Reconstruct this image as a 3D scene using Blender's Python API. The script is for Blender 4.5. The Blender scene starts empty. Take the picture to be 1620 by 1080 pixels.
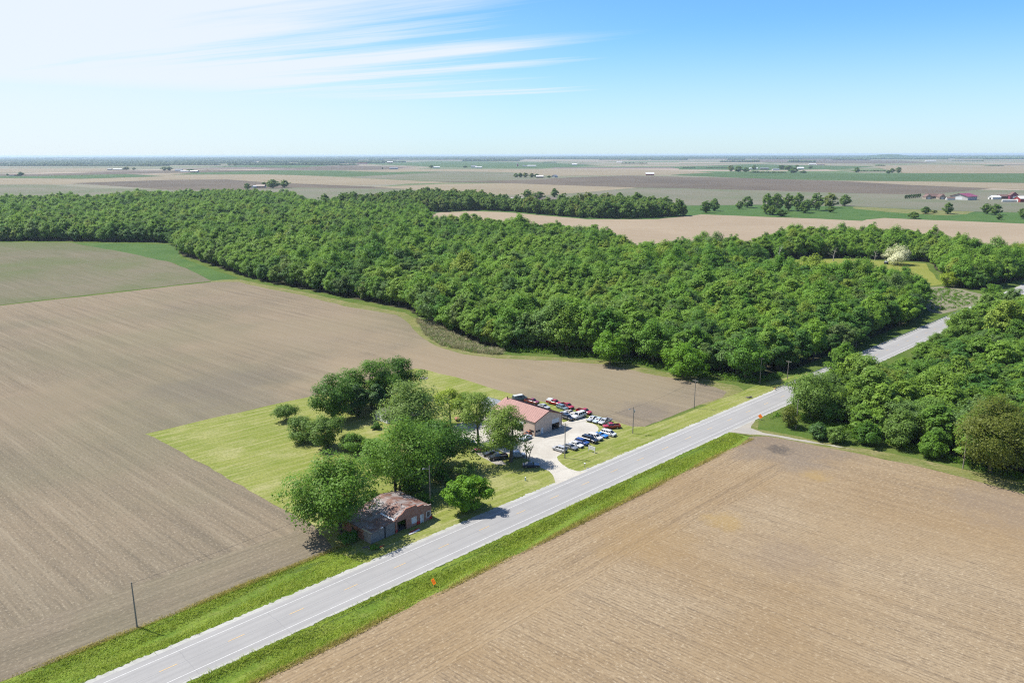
import bpy, math, random
import numpy as np
from mathutils import Vector, Matrix

# ------------------------------------------------------------------ camera, sky, sun, exposure
SC = bpy.context.scene
COL = SC.collection
F_PX, CX, CY, CAM_H = 1230.0, 810.0, 540.0, 85.5      # focal length of the drone lens in photo pixels, eye height in metres
PITCH = math.atan((CY - 244.5) / F_PX); ROLL = -0.00247
_F = np.array([0, math.cos(PITCH), -math.sin(PITCH)]); _U0 = np.array([0, math.sin(PITCH), math.cos(PITCH)]); _R0 = np.array([1.0, 0, 0])
_R = _R0 * math.cos(ROLL) + _U0 * math.sin(ROLL); _U = _U0 * math.cos(ROLL) - _R0 * math.sin(ROLL)
cam = bpy.data.cameras.new('camera'); camo = bpy.data.objects.new('camera', cam); COL.objects.link(camo)
cam.sensor_width = 36.0; cam.lens = 36.0 * F_PX / 1620.0; cam.clip_start = 0.5; cam.clip_end = 200000.0
camo.matrix_world = Matrix(((_R[0], _U[0], -_F[0], 0), (_R[1], _U[1], -_F[1], 0), (_R[2], _U[2], -_F[2], CAM_H), (0, 0, 0, 1)))
SC.camera = camo

SUN_AZ, SUN_EL = math.radians(288.0), math.radians(56.0)       # clockwise from +Y: the sun stands to the left, a little ahead
sl = bpy.data.lights.new('sun', 'SUN'); slo = bpy.data.objects.new('sun', sl); COL.objects.link(slo)
sl.energy = 5.0; sl.angle = math.radians(0.53); sl.color = (1.0, 0.955, 0.89)
_sd = Vector((math.sin(SUN_AZ) * math.cos(SUN_EL), math.cos(SUN_AZ) * math.cos(SUN_EL), math.sin(SUN_EL)))
slo.rotation_euler = _sd.to_track_quat('Z', 'Y').to_euler(); slo.location = (-200, 60, 300)

SC.view_settings.view_transform = 'Standard'; SC.view_settings.look = 'None'; SC.view_settings.gamma = 1.0
SC.view_settings.use_curve_mapping = False; SC.view_settings.exposure = 0.85
SC.cycles.use_denoising = False; SC.cycles.filter_width = 1.15
SC.cycles.max_bounces = 6; SC.cycles.diffuse_bounces = 4; SC.cycles.glossy_bounces = 2; SC.cycles.transmission_bounces = 3
SC.cycles.volume_bounces = 0; SC.cycles.transparent_max_bounces = 8
SC.cycles.caustics_reflective = False; SC.cycles.caustics_refractive = False


class NT:
    """small helper round a node tree"""
    def __init__(s, tree):
        s.t = tree; tree.nodes.clear()
    def n(s, kind, **kw):
        nd = s.t.nodes.new(kind)
        for k, v in kw.items():
            if k.startswith('i_'):
                key = k[2:]; key = int(key) if key.isdigit() else key.replace('_', ' ')
                s.put(nd.inputs[key], v)
            else:
                setattr(nd, k, v)
        return nd
    def put(s, sock, v):
        if isinstance(v, bpy.types.NodeSocket): s.t.links.new(v, sock)
        elif isinstance(v, (tuple, list)) and len(v) == 3 and sock.type == 'RGBA': sock.default_value = (*v, 1.0)
        else: sock.default_value = v
    def math(s, op, a, b=0.0, c=0.0, clamp=False):
        nd = s.n('ShaderNodeMath', operation=op, use_clamp=clamp)
        s.put(nd.inputs[0], a); s.put(nd.inputs[1], b); s.put(nd.inputs[2], c); return nd.outputs[0]
    def vmath(s, op, a, b=(0, 0, 0), out=0):
        nd = s.n('ShaderNodeVectorMath', operation=op); s.put(nd.inputs[0], a); s.put(nd.inputs[1], b); return nd.outputs[out]
    def mix(s, f, a, b, mode='MIX'):
        nd = s.n('ShaderNodeMix', data_type='RGBA', blend_type=mode, clamp_factor=True)
        s.put(nd.inputs[0], f); s.put(nd.inputs[6], a); s.put(nd.inputs[7], b); return nd.outputs[2]
    def noise(s, vec, scale=1.0, detail=4.0, rough=0.55, dist=0.0):
        nd = s.n('ShaderNodeTexNoise'); s.put(nd.inputs['Vector'], vec)
        nd.inputs['Scale'].default_value = scale; nd.inputs['Detail'].default_value = detail
        nd.inputs['Roughness'].default_value = rough; nd.inputs['Distortion'].default_value = dist
        return nd.outputs['Fac']
    def step(s, v, lo, hi, a=0.0, b=1.0):
        nd = s.n('ShaderNodeMapRange', interpolation_type='SMOOTHSTEP', clamp=True)
        s.put(nd.inputs[0], v)
        for i, q in enumerate((lo, hi, a, b)): nd.inputs[i + 1].default_value = q
        return nd.outputs[0]
    def xform(s, vec, rotz=0.0, scale=(1, 1, 1), loc=(0, 0, 0)):
        nd = s.n('ShaderNodeMapping', vector_type='POINT'); s.put(nd.inputs[0], vec)
        nd.inputs['Location'].default_value = loc; nd.inputs['Rotation'].default_value = (0, 0, rotz); nd.inputs['Scale'].default_value = scale
        return nd.outputs[0]


world = bpy.data.worlds.new('World'); SC.world = world; world.use_nodes = True
w = NT(world.node_tree)
sky = w.n('ShaderNodeTexSky', sky_type='NISHITA', sun_disc=False, sun_elevation=SUN_EL, sun_rotation=SUN_AZ,
          altitude=250.0, air_density=1.0, dust_density=0.3, ozone_density=3.0)
dirv = w.n('ShaderNodeTexCoord').outputs['Generated']
sx = w.n('ShaderNodeSeparateXYZ', i_0=dirv)
dz = w.math('MAXIMUM', sx.outputs[2], 0.015)
plane = w.vmath('MULTIPLY', dirv, w.n('ShaderNodeCombineXYZ', i_0=w.math('DIVIDE', 1.0, dz), i_1=w.math('DIVIDE', 1.0, dz)).outputs[0])
# cirrus drawn out along one wind direction on a high layer (azimuth about -57 degrees)
pl = w.xform(plane, rotz=math.radians(33.0), scale=(1, 1, 1))
warp = w.noise(w.xform(pl, scale=(0.10, 0.28, 1)), 1.0, 3.0, 0.5)
plw = w.vmath('ADD', pl, w.n('ShaderNodeCombineXYZ', i_1=w.math('MULTIPLY', w.math('SUBTRACT', warp, 0.5), 1.1)).outputs[0])
streak = w.noise(w.xform(plw, scale=(0.055, 0.62, 1), loc=(3.1, 5.2, 0)), 1.0, 10.0, 0.66, 0.25)
broad = w.noise(w.xform(plw, scale=(0.05, 0.17, 1), loc=(1.3, 7.7, 0)), 1.0, 3.0, 0.5)
az = w.math('ARCTAN2', sx.outputs[0], sx.outputs[1])
bank = w.step(w.math('ADD', az, w.math('MULTIPLY', w.math('SUBTRACT', broad, 0.5), 0.55)), -0.60, 0.36, 1.0, 0.0)
thr = w.math('SUBTRACT', w.math('ADD', streak, w.math('MULTIPLY', bank, 0.37)), 0.60)
low_sky = w.step(sx.outputs[2], 0.20, 0.75, 1.0, 0.25)                   # cirrus thinned overhead, out of view, to lower the fill light
cirrus = w.math('MULTIPLY', w.math('MULTIPLY', w.step(thr, -0.09, 0.20), w.step(bank, 0.0, 0.35)), low_sky)
bank_s = w.step(az, -0.70, 0.70, 1.0, 0.0)
veil = w.math('MULTIPLY', w.mix(w.step(sx.outputs[2], 0.03, 0.10), bank_s, bank), w.step(sx.outputs[2], 0.20, 0.04, 0.06, 0.88))
cirrus = w.math('MULTIPLY', cirrus, w.step(sx.outputs[2], 0.035, 0.085))      # streaks dissolve into the veil near the horizon
cloud = w.math('MAXIMUM', w.math('MULTIPLY', cirrus, 0.92), w.math('MULTIPLY', veil, 0.98))
cloud = w.math('MAXIMUM', cloud, w.step(sx.outputs[2], 0.16, 0.0, 0.0, 0.50))      # pale air low over the plain
air = w.mix(1.0, sky.outputs[0], (0.60, 0.98, 1.36), 'MULTIPLY')        # clear, deep blue air
skyc = w.mix(cloud, air, (6.2, 6.6, 6.95))
bg = w.n('ShaderNodeBackground', i_0=skyc, i_1=0.078)
w.t.links.new(bg.outputs[0], w.n('ShaderNodeOutputWorld').inputs[0])

# ------------------------------------------------------------------ frames and helpers
def gp(x, y, z=0.0):
    """the point of the flat land (height z) that the photo shows at pixel x, y, in metres"""
    v = _F * F_PX + (x - CX) * _R + (CY - y) * _U
    k = (z - CAM_H) / v[2]
    return np.array([v[0] * k, v[1] * k])
def height_at(base, top_y):
    """height of an upright thing standing at ground pixel base whose top shows at row top_y"""
    q = gp(*base); d = math.hypot(q[0], q[1])
    v = _F * F_PX + (base[0] - CX) * _R + (CY - top_y) * _U
    return CAM_H + v[2] * d / math.hypot(v[0], v[1])
def mpp(x, y):
    q = gp(x, y); return math.sqrt(q[0] ** 2 + q[1] ** 2 + CAM_H ** 2) / F_PX

ROAD_AZ = math.radians(45.82)
A0 = np.array([-59.13, 116.76]); RE = np.array([math.sin(ROAD_AZ), math.cos(ROAD_AZ)]); RN = np.array([math.cos(ROAD_AZ), -math.sin(ROAD_AZ)])
ROAD_ROT = math.pi / 2 - ROAD_AZ            # z rotation that turns local +x along the road
def ruv(u, v): return A0 + RE * u + RN * v
def to_uv(p): d = np.asarray(p)[..., :2] - A0; return d @ RE, d @ RN

def tag(o, label=None, cat=None, group=None, kind=None):
    if label: o['label'] = label
    if cat: o['category'] = cat
    if group: o['group'] = group
    if kind: o['kind'] = kind
    return o
def empty(name, loc, rz=0.0, **kw):
    o = bpy.data.objects.new(name, None); COL.objects.link(o); o.location = loc; o.rotation_euler = (0, 0, rz)
    o.empty_display_size = 0.3
    return tag(o, **kw)
def link(name, me, parent=None, **kw):
    o = bpy.data.objects.new(name, me); COL.objects.link(o)
    if parent is not None: o.parent = parent
    return tag(o, **kw)
def mesh_np(name, V, Q, mat=None, smooth=False):
    """mesh from an (n,3) array and an (m,k) array of equal-sided faces"""
    V = np.asarray(V, np.float32); Q = np.asarray(Q, np.int32)
    me = bpy.data.meshes.new(name)
    me.vertices.add(len(V)); me.vertices.foreach_set('co', V.ravel())
    k = Q.shape[1]; me.loops.add(Q.size); me.loops.foreach_set('vertex_index', Q.ravel())
    me.polygons.add(len(Q)); me.polygons.foreach_set('loop_start', np.arange(0, Q.size, k, dtype=np.int32))
    if smooth: me.polygons.foreach_set('use_smooth', np.ones(len(Q), bool))
    me.update(calc_edges=True)
    if mat: me.materials.append(mat)
    return me


class MB:
    """collects faces; build() makes one mesh object of them"""
    def __init__(s): s.V = []; s.Fc = []; s.M = []
    def face(s, pts, m=0):
        b = len(s.V); s.V += [tuple(p) for p in pts]; s.Fc.append(tuple(range(b, b + len(pts)))); s.M.append(m)
    def box(s, x0, x1, y0, y1, z0, z1, m=0):
        s.hexa([(x0, y0, z0), (x1, y0, z0), (x1, y1, z0), (x0, y1, z0), (x0, y0, z1), (x1, y0, z1), (x1, y1, z1), (x0, y1, z1)], m)
    def hexa(s, p, m=0):
        b = len(s.V); s.V += [tuple(q) for q in p]
        for f in ((3, 2, 1, 0), (4, 5, 6, 7), (0, 1, 5, 4), (1, 2, 6, 5), (2, 3, 7, 6), (3, 0, 4, 7)):
            s.Fc.append(tuple(b + i for i in f)); s.M.append(m)
    def prism(s, poly, axis, a, b, m=0):
        """2-D polygon pushed along an axis: 'y' takes (x,z) points, 'x' takes (y,z), 'z' takes (x,y)"""
        def at(p, t): return (p[0], t, p[1]) if axis == 'y' else (t, p[0], p[1]) if axis == 'x' else (p[0], p[1], t)
        k = len(s.V); n = len(poly); s.V += [at(p, a) for p in poly] + [at(p, b) for p in poly]
        s.Fc.append(tuple(k + i for i in range(n))); s.Fc.append(tuple(k + n + i for i in reversed(range(n)))); s.M += [m, m]
        for i in range(n):
            j = (i + 1) % n; s.Fc.append((k + i, k + n + i, k + n + j, k + j)); s.M.append(m)
    def tube(s, p0, p1, r0, r1=None, n=6, cap=True, m=0):
        r1 = r0 if r1 is None else r1
        p0 = Vector(p0); p1 = Vector(p1); d = (p1 - p0).normalized()
        a = d.orthogonal().normalized(); c = d.cross(a); k = len(s.V)
        for p, r in ((p0, r0), (p1, r1)):
            for i in range(n):
                t = 2 * math.pi * i / n; s.V.append(tuple(p + (a * math.cos(t) + c * math.sin(t)) * r))
        for i in range(n):
            j = (i + 1) % n; s.Fc.append((k + i, k + j, k + n + j, k + n + i)); s.M.append(m)
        if cap:
            s.Fc.append(tuple(k + i for i in reversed(range(n)))); s.Fc.append(tuple(k + n + i for i in range(n))); s.M += [m, m]
    def loft(s, rings, m=0, cap=True):
        k = len(s.V); n = len(rings[0])
        for r in rings: s.V += [tuple(p) for p in r]
        for a in range(len(rings) - 1):
            for i in range(n):
                j = (i + 1) % n; s.Fc.append((k + a * n + i, k + a * n + j, k + (a + 1) * n + j, k + (a + 1) * n + i)); s.M.append(m)
        if cap:
            s.Fc.append(tuple(k + i for i in reversed(range(n)))); e = k + (len(rings) - 1) * n
            s.Fc.append(tuple(e + i for i in range(n))); s.M += [m, m]
    def mesh(s, name, mats, fix=True):
        me = bpy.data.meshes.new(name); me.from_pydata(s.V, [], s.Fc)
        for q in (mats if isinstance(mats, (list, tuple)) else [mats]): me.materials.append(q)
        if any(s.M): me.polygons.foreach_set('material_index', s.M)
        if fix:
            import bmesh
            bm = bmesh.new(); bm.from_mesh(me); bmesh.ops.recalc_face_normals(bm, faces=bm.faces); bm.to_mesh(me); bm.free()
        me.update(); return me
    def build(s, name, mats, parent=None, **kw): return link(name, s.mesh(name, mats), parent, **kw)

# ------------------------------------------------------------------ materials
MATS = {}
def new_mat(name):
    m = bpy.data.materials.new(name); m.use_nodes = True; MATS[name] = m; return m, NT(m.node_tree)
def finish(t, colour, rough=0.9, spec=0.2, bump=None, bump_d=0.02, metal=0.0, coat=0.0):
    p = t.n('ShaderNodeBsdfPrincipled'); t.put(p.inputs['Base Color'], t.mix(1.0, colour, (0.80, 0.80, 0.80), 'MULTIPLY')); t.put(p.inputs['Roughness'], rough)
    p.inputs['Specular IOR Level'].default_value = spec; p.inputs['Metallic'].default_value = metal; p.inputs['Coat Weight'].default_value = coat
    if bump is not None:
        b = t.n('ShaderNodeBump'); b.inputs['Strength'].default_value = 1.0; b.inputs['Distance'].default_value = bump_d
        t.put(b.inputs['Height'], bump); t.put(p.inputs['Normal'], b.outputs[0])
    t.t.links.new(p.outputs[0], t.n('ShaderNodeOutputMaterial').inputs[0]); return p
def pos(t): return t.n('ShaderNodeNewGeometry').outputs['Position']
def objco(t): return t.n('ShaderNodeTexCoord').outputs['Object']

def plain(name, col, rough=0.7, var=0.12, scale=2.0, spec=0.3, metal=0.0, coat=0.0):
    """paint, metal, wood ... with uneven wear"""
    m, t = new_mat(name); v = objco(t)
    n1 = t.noise(v, scale, 5.0, 0.6); n2 = t.noise(v, scale * 7, 3.0, 0.6)
    f = t.math('ADD', t.math('MULTIPLY', n1, 0.65), t.math('MULTIPLY', n2, 0.35))
    lo = tuple(c * (1 - var * 1.6) for c in col); hi = tuple(min(1, c * (1 + var * 1.4)) for c in col)
    finish(t, t.mix(t.step(f, 0.3, 0.7), lo, hi), rough, spec, metal=metal, coat=coat); return m

ALB = 0.84
def field(name, a, b, dark, light, rot, row=0.76, row_amt=0.25, speck=0.4, streak=0.5, big=0.012, green=None, green_amt=0.0, speck_scale=1.6, bump=0.05, spots=()):
    """tilled land: broad soil patches, long tillage streaks, rows and straw bits"""
    a, b, dark, light = (tuple(ALB * q for q in c_) for c_ in (a, b, dark, light)); green = tuple(ALB * q for q in green) if green else None
    m, t = new_mat(name); p = pos(t); r = t.xform(p, rotz=rot)
    n0 = t.noise(p, big, 5.0, 0.6, 0.6)
    n1 = t.noise(t.xform(r, scale=(0.014, 0.33, 1)), 1.0, 5.0, 0.62)
    n2 = t.noise(t.xform(r, scale=(0.05, 1.3, 1), loc=(11, 3, 0)), 1.0, 4.0, 0.6)
    c = t.mix(t.step(n0, 0.32, 0.66), a, b)
    c = t.mix(t.math('MULTIPLY', t.step(n1, 0.46, 0.72), streak), c, dark)
    c = t.mix(t.math('MULTIPLY', t.step(n1, 0.50, 0.30), streak * 0.6), c, light)
    c = t.mix(t.math('MULTIPLY', t.step(n2, 0.52, 0.74), streak * 0.5), c, dark)
    s = t.n('ShaderNodeSeparateXYZ', i_0=r).outputs[1]
    wob = t.noise(t.xform(r, scale=(0.12, 0.5, 1)), 1.0, 2.0, 0.5)
    wv = t.math('SINE', t.math('ADD', t.math('MULTIPLY', s, 2 * math.pi / row), t.math('MULTIPLY', wob, 5.0)))
    brk = t.noise(t.xform(r, scale=(0.35, 1.3, 1), loc=(5, 9, 0)), 1.0, 4.0, 0.65)
    rowf = t.math('MULTIPLY', t.step(wv, -0.1, 0.95), t.step(brk, 0.36, 0.62))
    c = t.mix(t.math('MULTIPLY', rowf, row_amt), c, dark)
    # seams between planter passes
    seam = t.step(t.math('ABSOLUTE', t.math('SUBTRACT', t.math('FRACT', t.math('ADD', t.math('MULTIPLY', s, 1 / 9.2), t.math('MULTIPLY', wob, 0.05))), 0.5)), 0.045, 0.012)
    c = t.mix(t.math('MULTIPLY', t.math('MULTIPLY', seam, t.step(brk, 0.30, 0.60)), row_amt * 0.55), c, dark)
    sp = t.noise(t.xform(r, scale=(0.8, 1.25, 1)), speck_scale, 3.0, 0.75)
    c = t.mix(t.math('MULTIPLY', t.step(sp, 0.54, 0.70), speck), c, light)
    c = t.mix(t.math('MULTIPLY', t.step(sp, 0.46, 0.30), speck * 0.8), c, dark)
    if green:
        g = t.math('MULTIPLY', t.step(t.noise(p, big * 1.4, 4.0, 0.55), 0.40, 0.66), green_amt); c = t.mix(g, c, green)
    for (sx_, sy_, rad_, col_, amt_) in spots:      # damp or bare patches of other soil
        dd = t.n('ShaderNodeVectorMath', operation='LENGTH'); t.put(dd.inputs[0], t.vmath('SUBTRACT', t.vmath('MULTIPLY', p, (1, 1, 0)), (sx_, sy_, 0)))
        e_ = t.math('ADD', dd.outputs['Value'], t.math('MULTIPLY', t.math('SUBTRACT', t.noise(p, 2.2 / rad_, 4.0, 0.6), 0.5), rad_ * 1.6))
        c = t.mix(t.math('MULTIPLY', t.math('MULTIPLY', t.step(e_, rad_, rad_ * 0.25), amt_), t.step(sp, 0.75, 0.35, 0.5, 1.0)), c, col_)
    finish(t, c, 0.95, 0.05, bump=t.math('SUBTRACT', sp, t.math('MULTIPLY', rowf, 0.7)), bump_d=bump); return m

def turf(name, a, b, dry, rot=0.0, dry_amt=0.5, stripe=0.0, stripe_w=2.4, scale=0.05, rough_scale=1.2, bump=0.06):
    a, b, dry = (tuple(ALB * q for q in c_) for c_ in (a, b, dry))
    m, t = new_mat(name); p = pos(t); r = t.xform(p, rotz=rot)
    n0 = t.noise(p, scale, 5.0, 0.6, 0.4); n1 = t.noise(p, rough_scale, 5.0, 0.7); n2 = t.noise(t.xform(r, scale=(0.06, 0.8, 1)), 1.0, 4.0, 0.6)
    c = t.mix(t.step(n0, 0.35, 0.65), a, b)
    c = t.mix(t.math('MULTIPLY', t.step(n2, 0.45, 0.70), dry_amt), c, dry)
    c = t.mix(t.math('MULTIPLY', t.step(t.noise(p, scale * 2.3, 5.0, 0.65), 0.50, 0.70), dry_amt), c, dry)
    if stripe:
        s = t.n('ShaderNodeSeparateXYZ', i_0=r).outputs[1]
        wv = t.math('SINE', t.math('ADD', t.math('MULTIPLY', s, 2 * math.pi / stripe_w), t.math('MULTIPLY', t.noise(p, 0.05, 2.0), 6.0)))
        c = t.mix(t.math('MULTIPLY', t.step(wv, -0.4, 0.8), stripe), c, dry)
    c = t.mix(t.step(n1, 0.62, 0.30, 0.0, 0.55), c, tuple(q * 0.45 for q in a))
    finish(t, c, 0.9, 0.1, bump=n1, bump_d=bump); return m

LEAF_K = np.array([2.00, 2.08, 1.02])        # brightening gain on the spring leaf colours
def leafmat(name, a, b, warm=None, trans=0.44, patch=0.02):
    """leaves: hue shifts from tree to tree and over the wood; some light comes through"""
    a, b = tuple(LEAF_K * a), tuple(LEAF_K * b); warm = tuple(LEAF_K * warm) if warm else None
    m, t = new_mat(name); p = pos(t)
    rnd = t.n('ShaderNodeObjectInfo').outputs['Random']
    f = t.math('ADD', t.math('MULTIPLY', rnd, 0.58), t.math('MULTIPLY', t.step(t.noise(p, patch, 3.0, 0.5), 0.40, 0.60), 0.42))
    c = t.mix(f, a, b)
    if warm:
        r2 = t.math('FRACT', t.math('MULTIPLY', rnd, 17.37)); c = t.mix(t.step(r2, 0.80, 1.0, 0.0, 0.75), c, warm)
        r3 = t.math('FRACT', t.math('MULTIPLY', rnd, 41.13)); c = t.mix(t.step(r3, 0.84, 1.0, 0.0, 0.65), c, (0.125, 0.195, 0.075)); c = t.mix(t.step(r3, 0.16, 0.0, 0.0, 0.6), c, (0.050, 0.125, 0.022))
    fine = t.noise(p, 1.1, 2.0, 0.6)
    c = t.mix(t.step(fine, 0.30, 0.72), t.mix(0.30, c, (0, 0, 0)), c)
    d = t.n('ShaderNodeBsdfPrincipled'); t.put(d.inputs['Base Color'], c); d.inputs['Roughness'].default_value = 0.55
    d.inputs['Specular IOR Level'].default_value = 0.22
    tr = t.n('ShaderNodeBsdfTranslucent'); t.put(tr.inputs[0], t.mix(0.45, c, (0.22, 0.33, 0.03)))
    mx = t.n('ShaderNodeMixShader'); mx.inputs[0].default_value = trans
    t.t.links.new(d.outputs[0], mx.inputs[1]); t.t.links.new(tr.outputs[0], mx.inputs[2])
    t.t.links.new(mx.outputs[0], t.n('ShaderNodeOutputMaterial').inputs[0]); return m

DEG = math.radians
R_PERP = DEG(-(45.82 - 0.0))        # rotates world so that x runs across / along the road
# mapping rotation: turns the direction with azimuth az into local +x
def rows(az_deg): return -(math.pi / 2 - DEG(az_deg))
FORE_SPOTS = [(*gp(1245, 706), 24.0, (0.135, 0.118, 0.108), 0.60), (*gp(1232, 711), 5.5, (0.06, 0.055, 0.052), 0.7), (*gp(1145, 824), 7.0, (0.30, 0.205, 0.075), 0.55), (*gp(1290, 753), 5.0, (0.30, 0.205, 0.075), 0.5), (*gp(1020, 850), 16.0, (0.27, 0.18, 0.08), 0.35), (*gp(1250, 880), 14.0, (0.16, 0.125, 0.10), 0.35), (*gp(1590, 800), 20.0, (0.19, 0.155, 0.125), 0.45)]
LEFT_SPOTS = [(*gp(690, 575), 75.0, (0.260, 0.205, 0.133), 0.75), (*gp(480, 520), 70.0, (0.245, 0.195, 0.131), 0.55), (*gp(950, 600), 60.0, (0.250, 0.200, 0.131), 0.6), (*gp(60, 640), 45.0, (0.245, 0.190, 0.131), 0.45), (*gp(330, 620), 40.0, (0.13, 0.115, 0.095), 0.45), (*gp(1020, 650), 14.0, (0.14, 0.12, 0.10), 0.6)]
M_FORE = field('stubble field straw', (0.300, 0.218, 0.128), (0.345, 0.265, 0.168), (0.132, 0.100, 0.072), (0.52, 0.430, 0.295), rows(131), row=0.80, row_amt=0.56, speck=0.75, streak=0.22, big=0.020, speck_scale=1.45, green=(0.30, 0.205, 0.105), green_amt=0.35, spots=FORE_SPOTS)
M_FORE_H = field('stubble headland', (0.298, 0.214, 0.122), (0.338, 0.255, 0.158), (0.132, 0.100, 0.072), (0.51, 0.420, 0.285), rows(46), row=0.80, row_amt=0.48, speck=0.70, streak=0.28, big=0.020, speck_scale=1.45, green=(0.30, 0.205, 0.105), green_amt=0.35, spots=FORE_SPOTS)
M_LEFT_H = field('tilled headland', (0.192, 0.160, 0.115), (0.242, 0.195, 0.138), (0.104, 0.090, 0.070), (0.38, 0.325, 0.235), rows(46), row=1.5, row_amt=0.22, speck=0.70, streak=0.40, big=0.015, green=(0.18, 0.175, 0.105), green_amt=0.3)
M_LEFT = field('tilled field grey', (0.205, 0.172, 0.122), (0.268, 0.212, 0.145), (0.108, 0.094, 0.072), (0.40, 0.345, 0.250), rows(132), row=1.5, row_amt=0.24, speck=0.75, streak=0.40, big=0.007, green=(0.19, 0.185, 0.11), green_amt=0.40, spots=LEFT_SPOTS)
M_SAGE = field('sprouting field sage', (0.150, 0.148, 0.085), (0.200, 0.175, 0.120), (0.110, 0.110, 0.070), (0.26, 0.23, 0.17), rows(132), row=3.0, row_amt=0.2, speck=0.25, streak=0.45, big=0.006, green=(0.115, 0.150, 0.055), green_amt=0.7)
M_TAN = field('pale dry field', (0.330, 0.260, 0.178), (0.370, 0.298, 0.208), (0.22, 0.172, 0.12), (0.43, 0.36, 0.29), rows(112), row=4.0, row_amt=0.15, speck=0.25, streak=0.35, big=0.006)
M_PLUM = field('dark ploughed field', (0.130, 0.108, 0.084), (0.170, 0.140, 0.106), (0.084, 0.070, 0.056), (0.25, 0.205, 0.155), rows(96), row=9.0, row_amt=0.2, speck=0.1, streak=0.6, big=0.003)
M_TAN2 = field('far pale field', (0.272, 0.228, 0.155), (0.308, 0.260, 0.178), (0.195, 0.162, 0.11), (0.35, 0.305, 0.22), rows(96), row=9.0, row_amt=0.1, speck=0.1, streak=0.5, big=0.003)
M_SAGE2 = field('far sprouting field', (0.170, 0.175, 0.118), (0.215, 0.200, 0.150), (0.13, 0.125, 0.09), (0.27, 0.25, 0.19), rows(96), row=9.0, row_amt=0.1, speck=0.1, streak=0.5, big=0.003, green=(0.12, 0.16, 0.075), green_amt=0.5)
M_GRN2 = field('far green crop', (0.070, 0.125, 0.050), (0.095, 0.150, 0.060), (0.055, 0.095, 0.040), (0.14, 0.18, 0.09), rows(96), row=9.0, row_amt=0.1, speck=0.1, streak=0.5, big=0.003)
M_MEAD = turf('meadow green', (0.060, 0.135, 0.028), (0.085, 0.165, 0.035), (0.17, 0.20, 0.06), scale=0.03, dry_amt=0.30, rough_scale=0.5)
M_LAWN = turf('mown lawn', (0.190, 0.240, 0.036), (0.265, 0.290, 0.068), (0.420, 0.390, 0.185), rot=rows(48), scale=0.035, dry_amt=0.62, stripe=0.16, stripe_w=3.0, rough_scale=1.6, bump=0.05)
M_VERGE = turf('verge grass', (0.135, 0.220, 0.026), (0.205, 0.285, 0.034), (0.28, 0.29, 0.08), rot=rows(46), scale=0.09, dry_amt=0.35, rough_scale=1.4, bump=0.15)
M_MARGIN = turf('dry field margin', (0.150, 0.185, 0.045), (0.215, 0.215, 0.070), (0.330, 0.280, 0.150), rot=rows(110), scale=0.10, dry_amt=0.7, rough_scale=1.3, bump=0.10)
M_MARSH = turf('marsh grass', (0.25, 0.225, 0.150), (0.31, 0.275, 0.195), (0.125, 0.190, 0.050), scale=0.08, dry_amt=0.6, rough_scale=0.9, bump=0.2)
M_DUCK = turf('yellow meadow', (0.225, 0.255, 0.045), (0.27, 0.285, 0.06), (0.30, 0.28, 0.10), scale=0.05, dry_amt=0.3, rough_scale=0.8)
M_LITTER = turf('woodland floor', (0.045, 0.055, 0.020), (0.075, 0.065, 0.035), (0.090, 0.080, 0.050), scale=0.15, dry_amt=0.4, rough_scale=1.0)

def ground_mat():
    m, t = new_mat('land'); p = pos(t)
    q = t.xform(p, rotz=rows(96), scale=(1 / 820.0, 1 / 410.0, 1))
    fl = t.vmath('FLOOR', q); rnd = t.n('ShaderNodeTexWhiteNoise', noise_dimensions='2D', i_0=fl).outputs['Value']
    fr = t.n('ShaderNodeSeparateXYZ', i_0=t.vmath('FRACTION', q))
    r = t.n('ShaderNodeValToRGB', i_0=rnd); cr = r.color_ramp; cr.interpolation = 'CONSTANT'
    cols = [(0.0, (0.185, 0.180, 0.125)), (0.22, (0.300, 0.240, 0.190)), (0.36, (0.090, 0.145, 0.060)), (0.52, (0.21, 0.20, 0.15)), (0.68, (0.15, 0.12, 0.11)), (0.80, (0.13, 0.16, 0.08)), (0.90, (0.33, 0.27, 0.21))]
    while len(cr.elements) < len(cols): cr.elements.new(0.5)
    for e, (a, c) in zip(cr.elements, cols): e.position = a; e.color = (*c, 1)
    st = t.noise(t.xform(p, rotz=rows(96), scale=(0.0012, 0.012, 1)), 1.0, 4.0, 0.6)
    far = t.mix(t.step(st, 0.35, 0.7, 0.0, 0.35), r.outputs[0], (0.20, 0.17, 0.13))
    far = t.mix(t.step(t.noise(p, 0.0004, 3.0, 0.5), 0.45, 0.6, 0.0, 0.5), far, (0.14, 0.16, 0.09))
    n1 = t.noise(p, 0.9, 5.0, 0.7); n0 = t.noise(p, 0.05, 4.0, 0.6)
    near = t.mix(t.step(n0, 0.35, 0.65), (0.075, 0.125, 0.022), (0.115, 0.150, 0.035))
    near = t.mix(t.step(n1, 0.62, 0.30, 0.0, 0.5), near, (0.035, 0.06, 0.015))
    d = t.n('ShaderNodeVectorMath', operation='LENGTH'); t.put(d.inputs[0], p)
    finish(t, t.mix(t.step(d.outputs['Value'], 1150.0, 1500.0), near, far), 0.95, 0.05, bump=n1, bump_d=0.05); return m
M_LAND = ground_mat()

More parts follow.
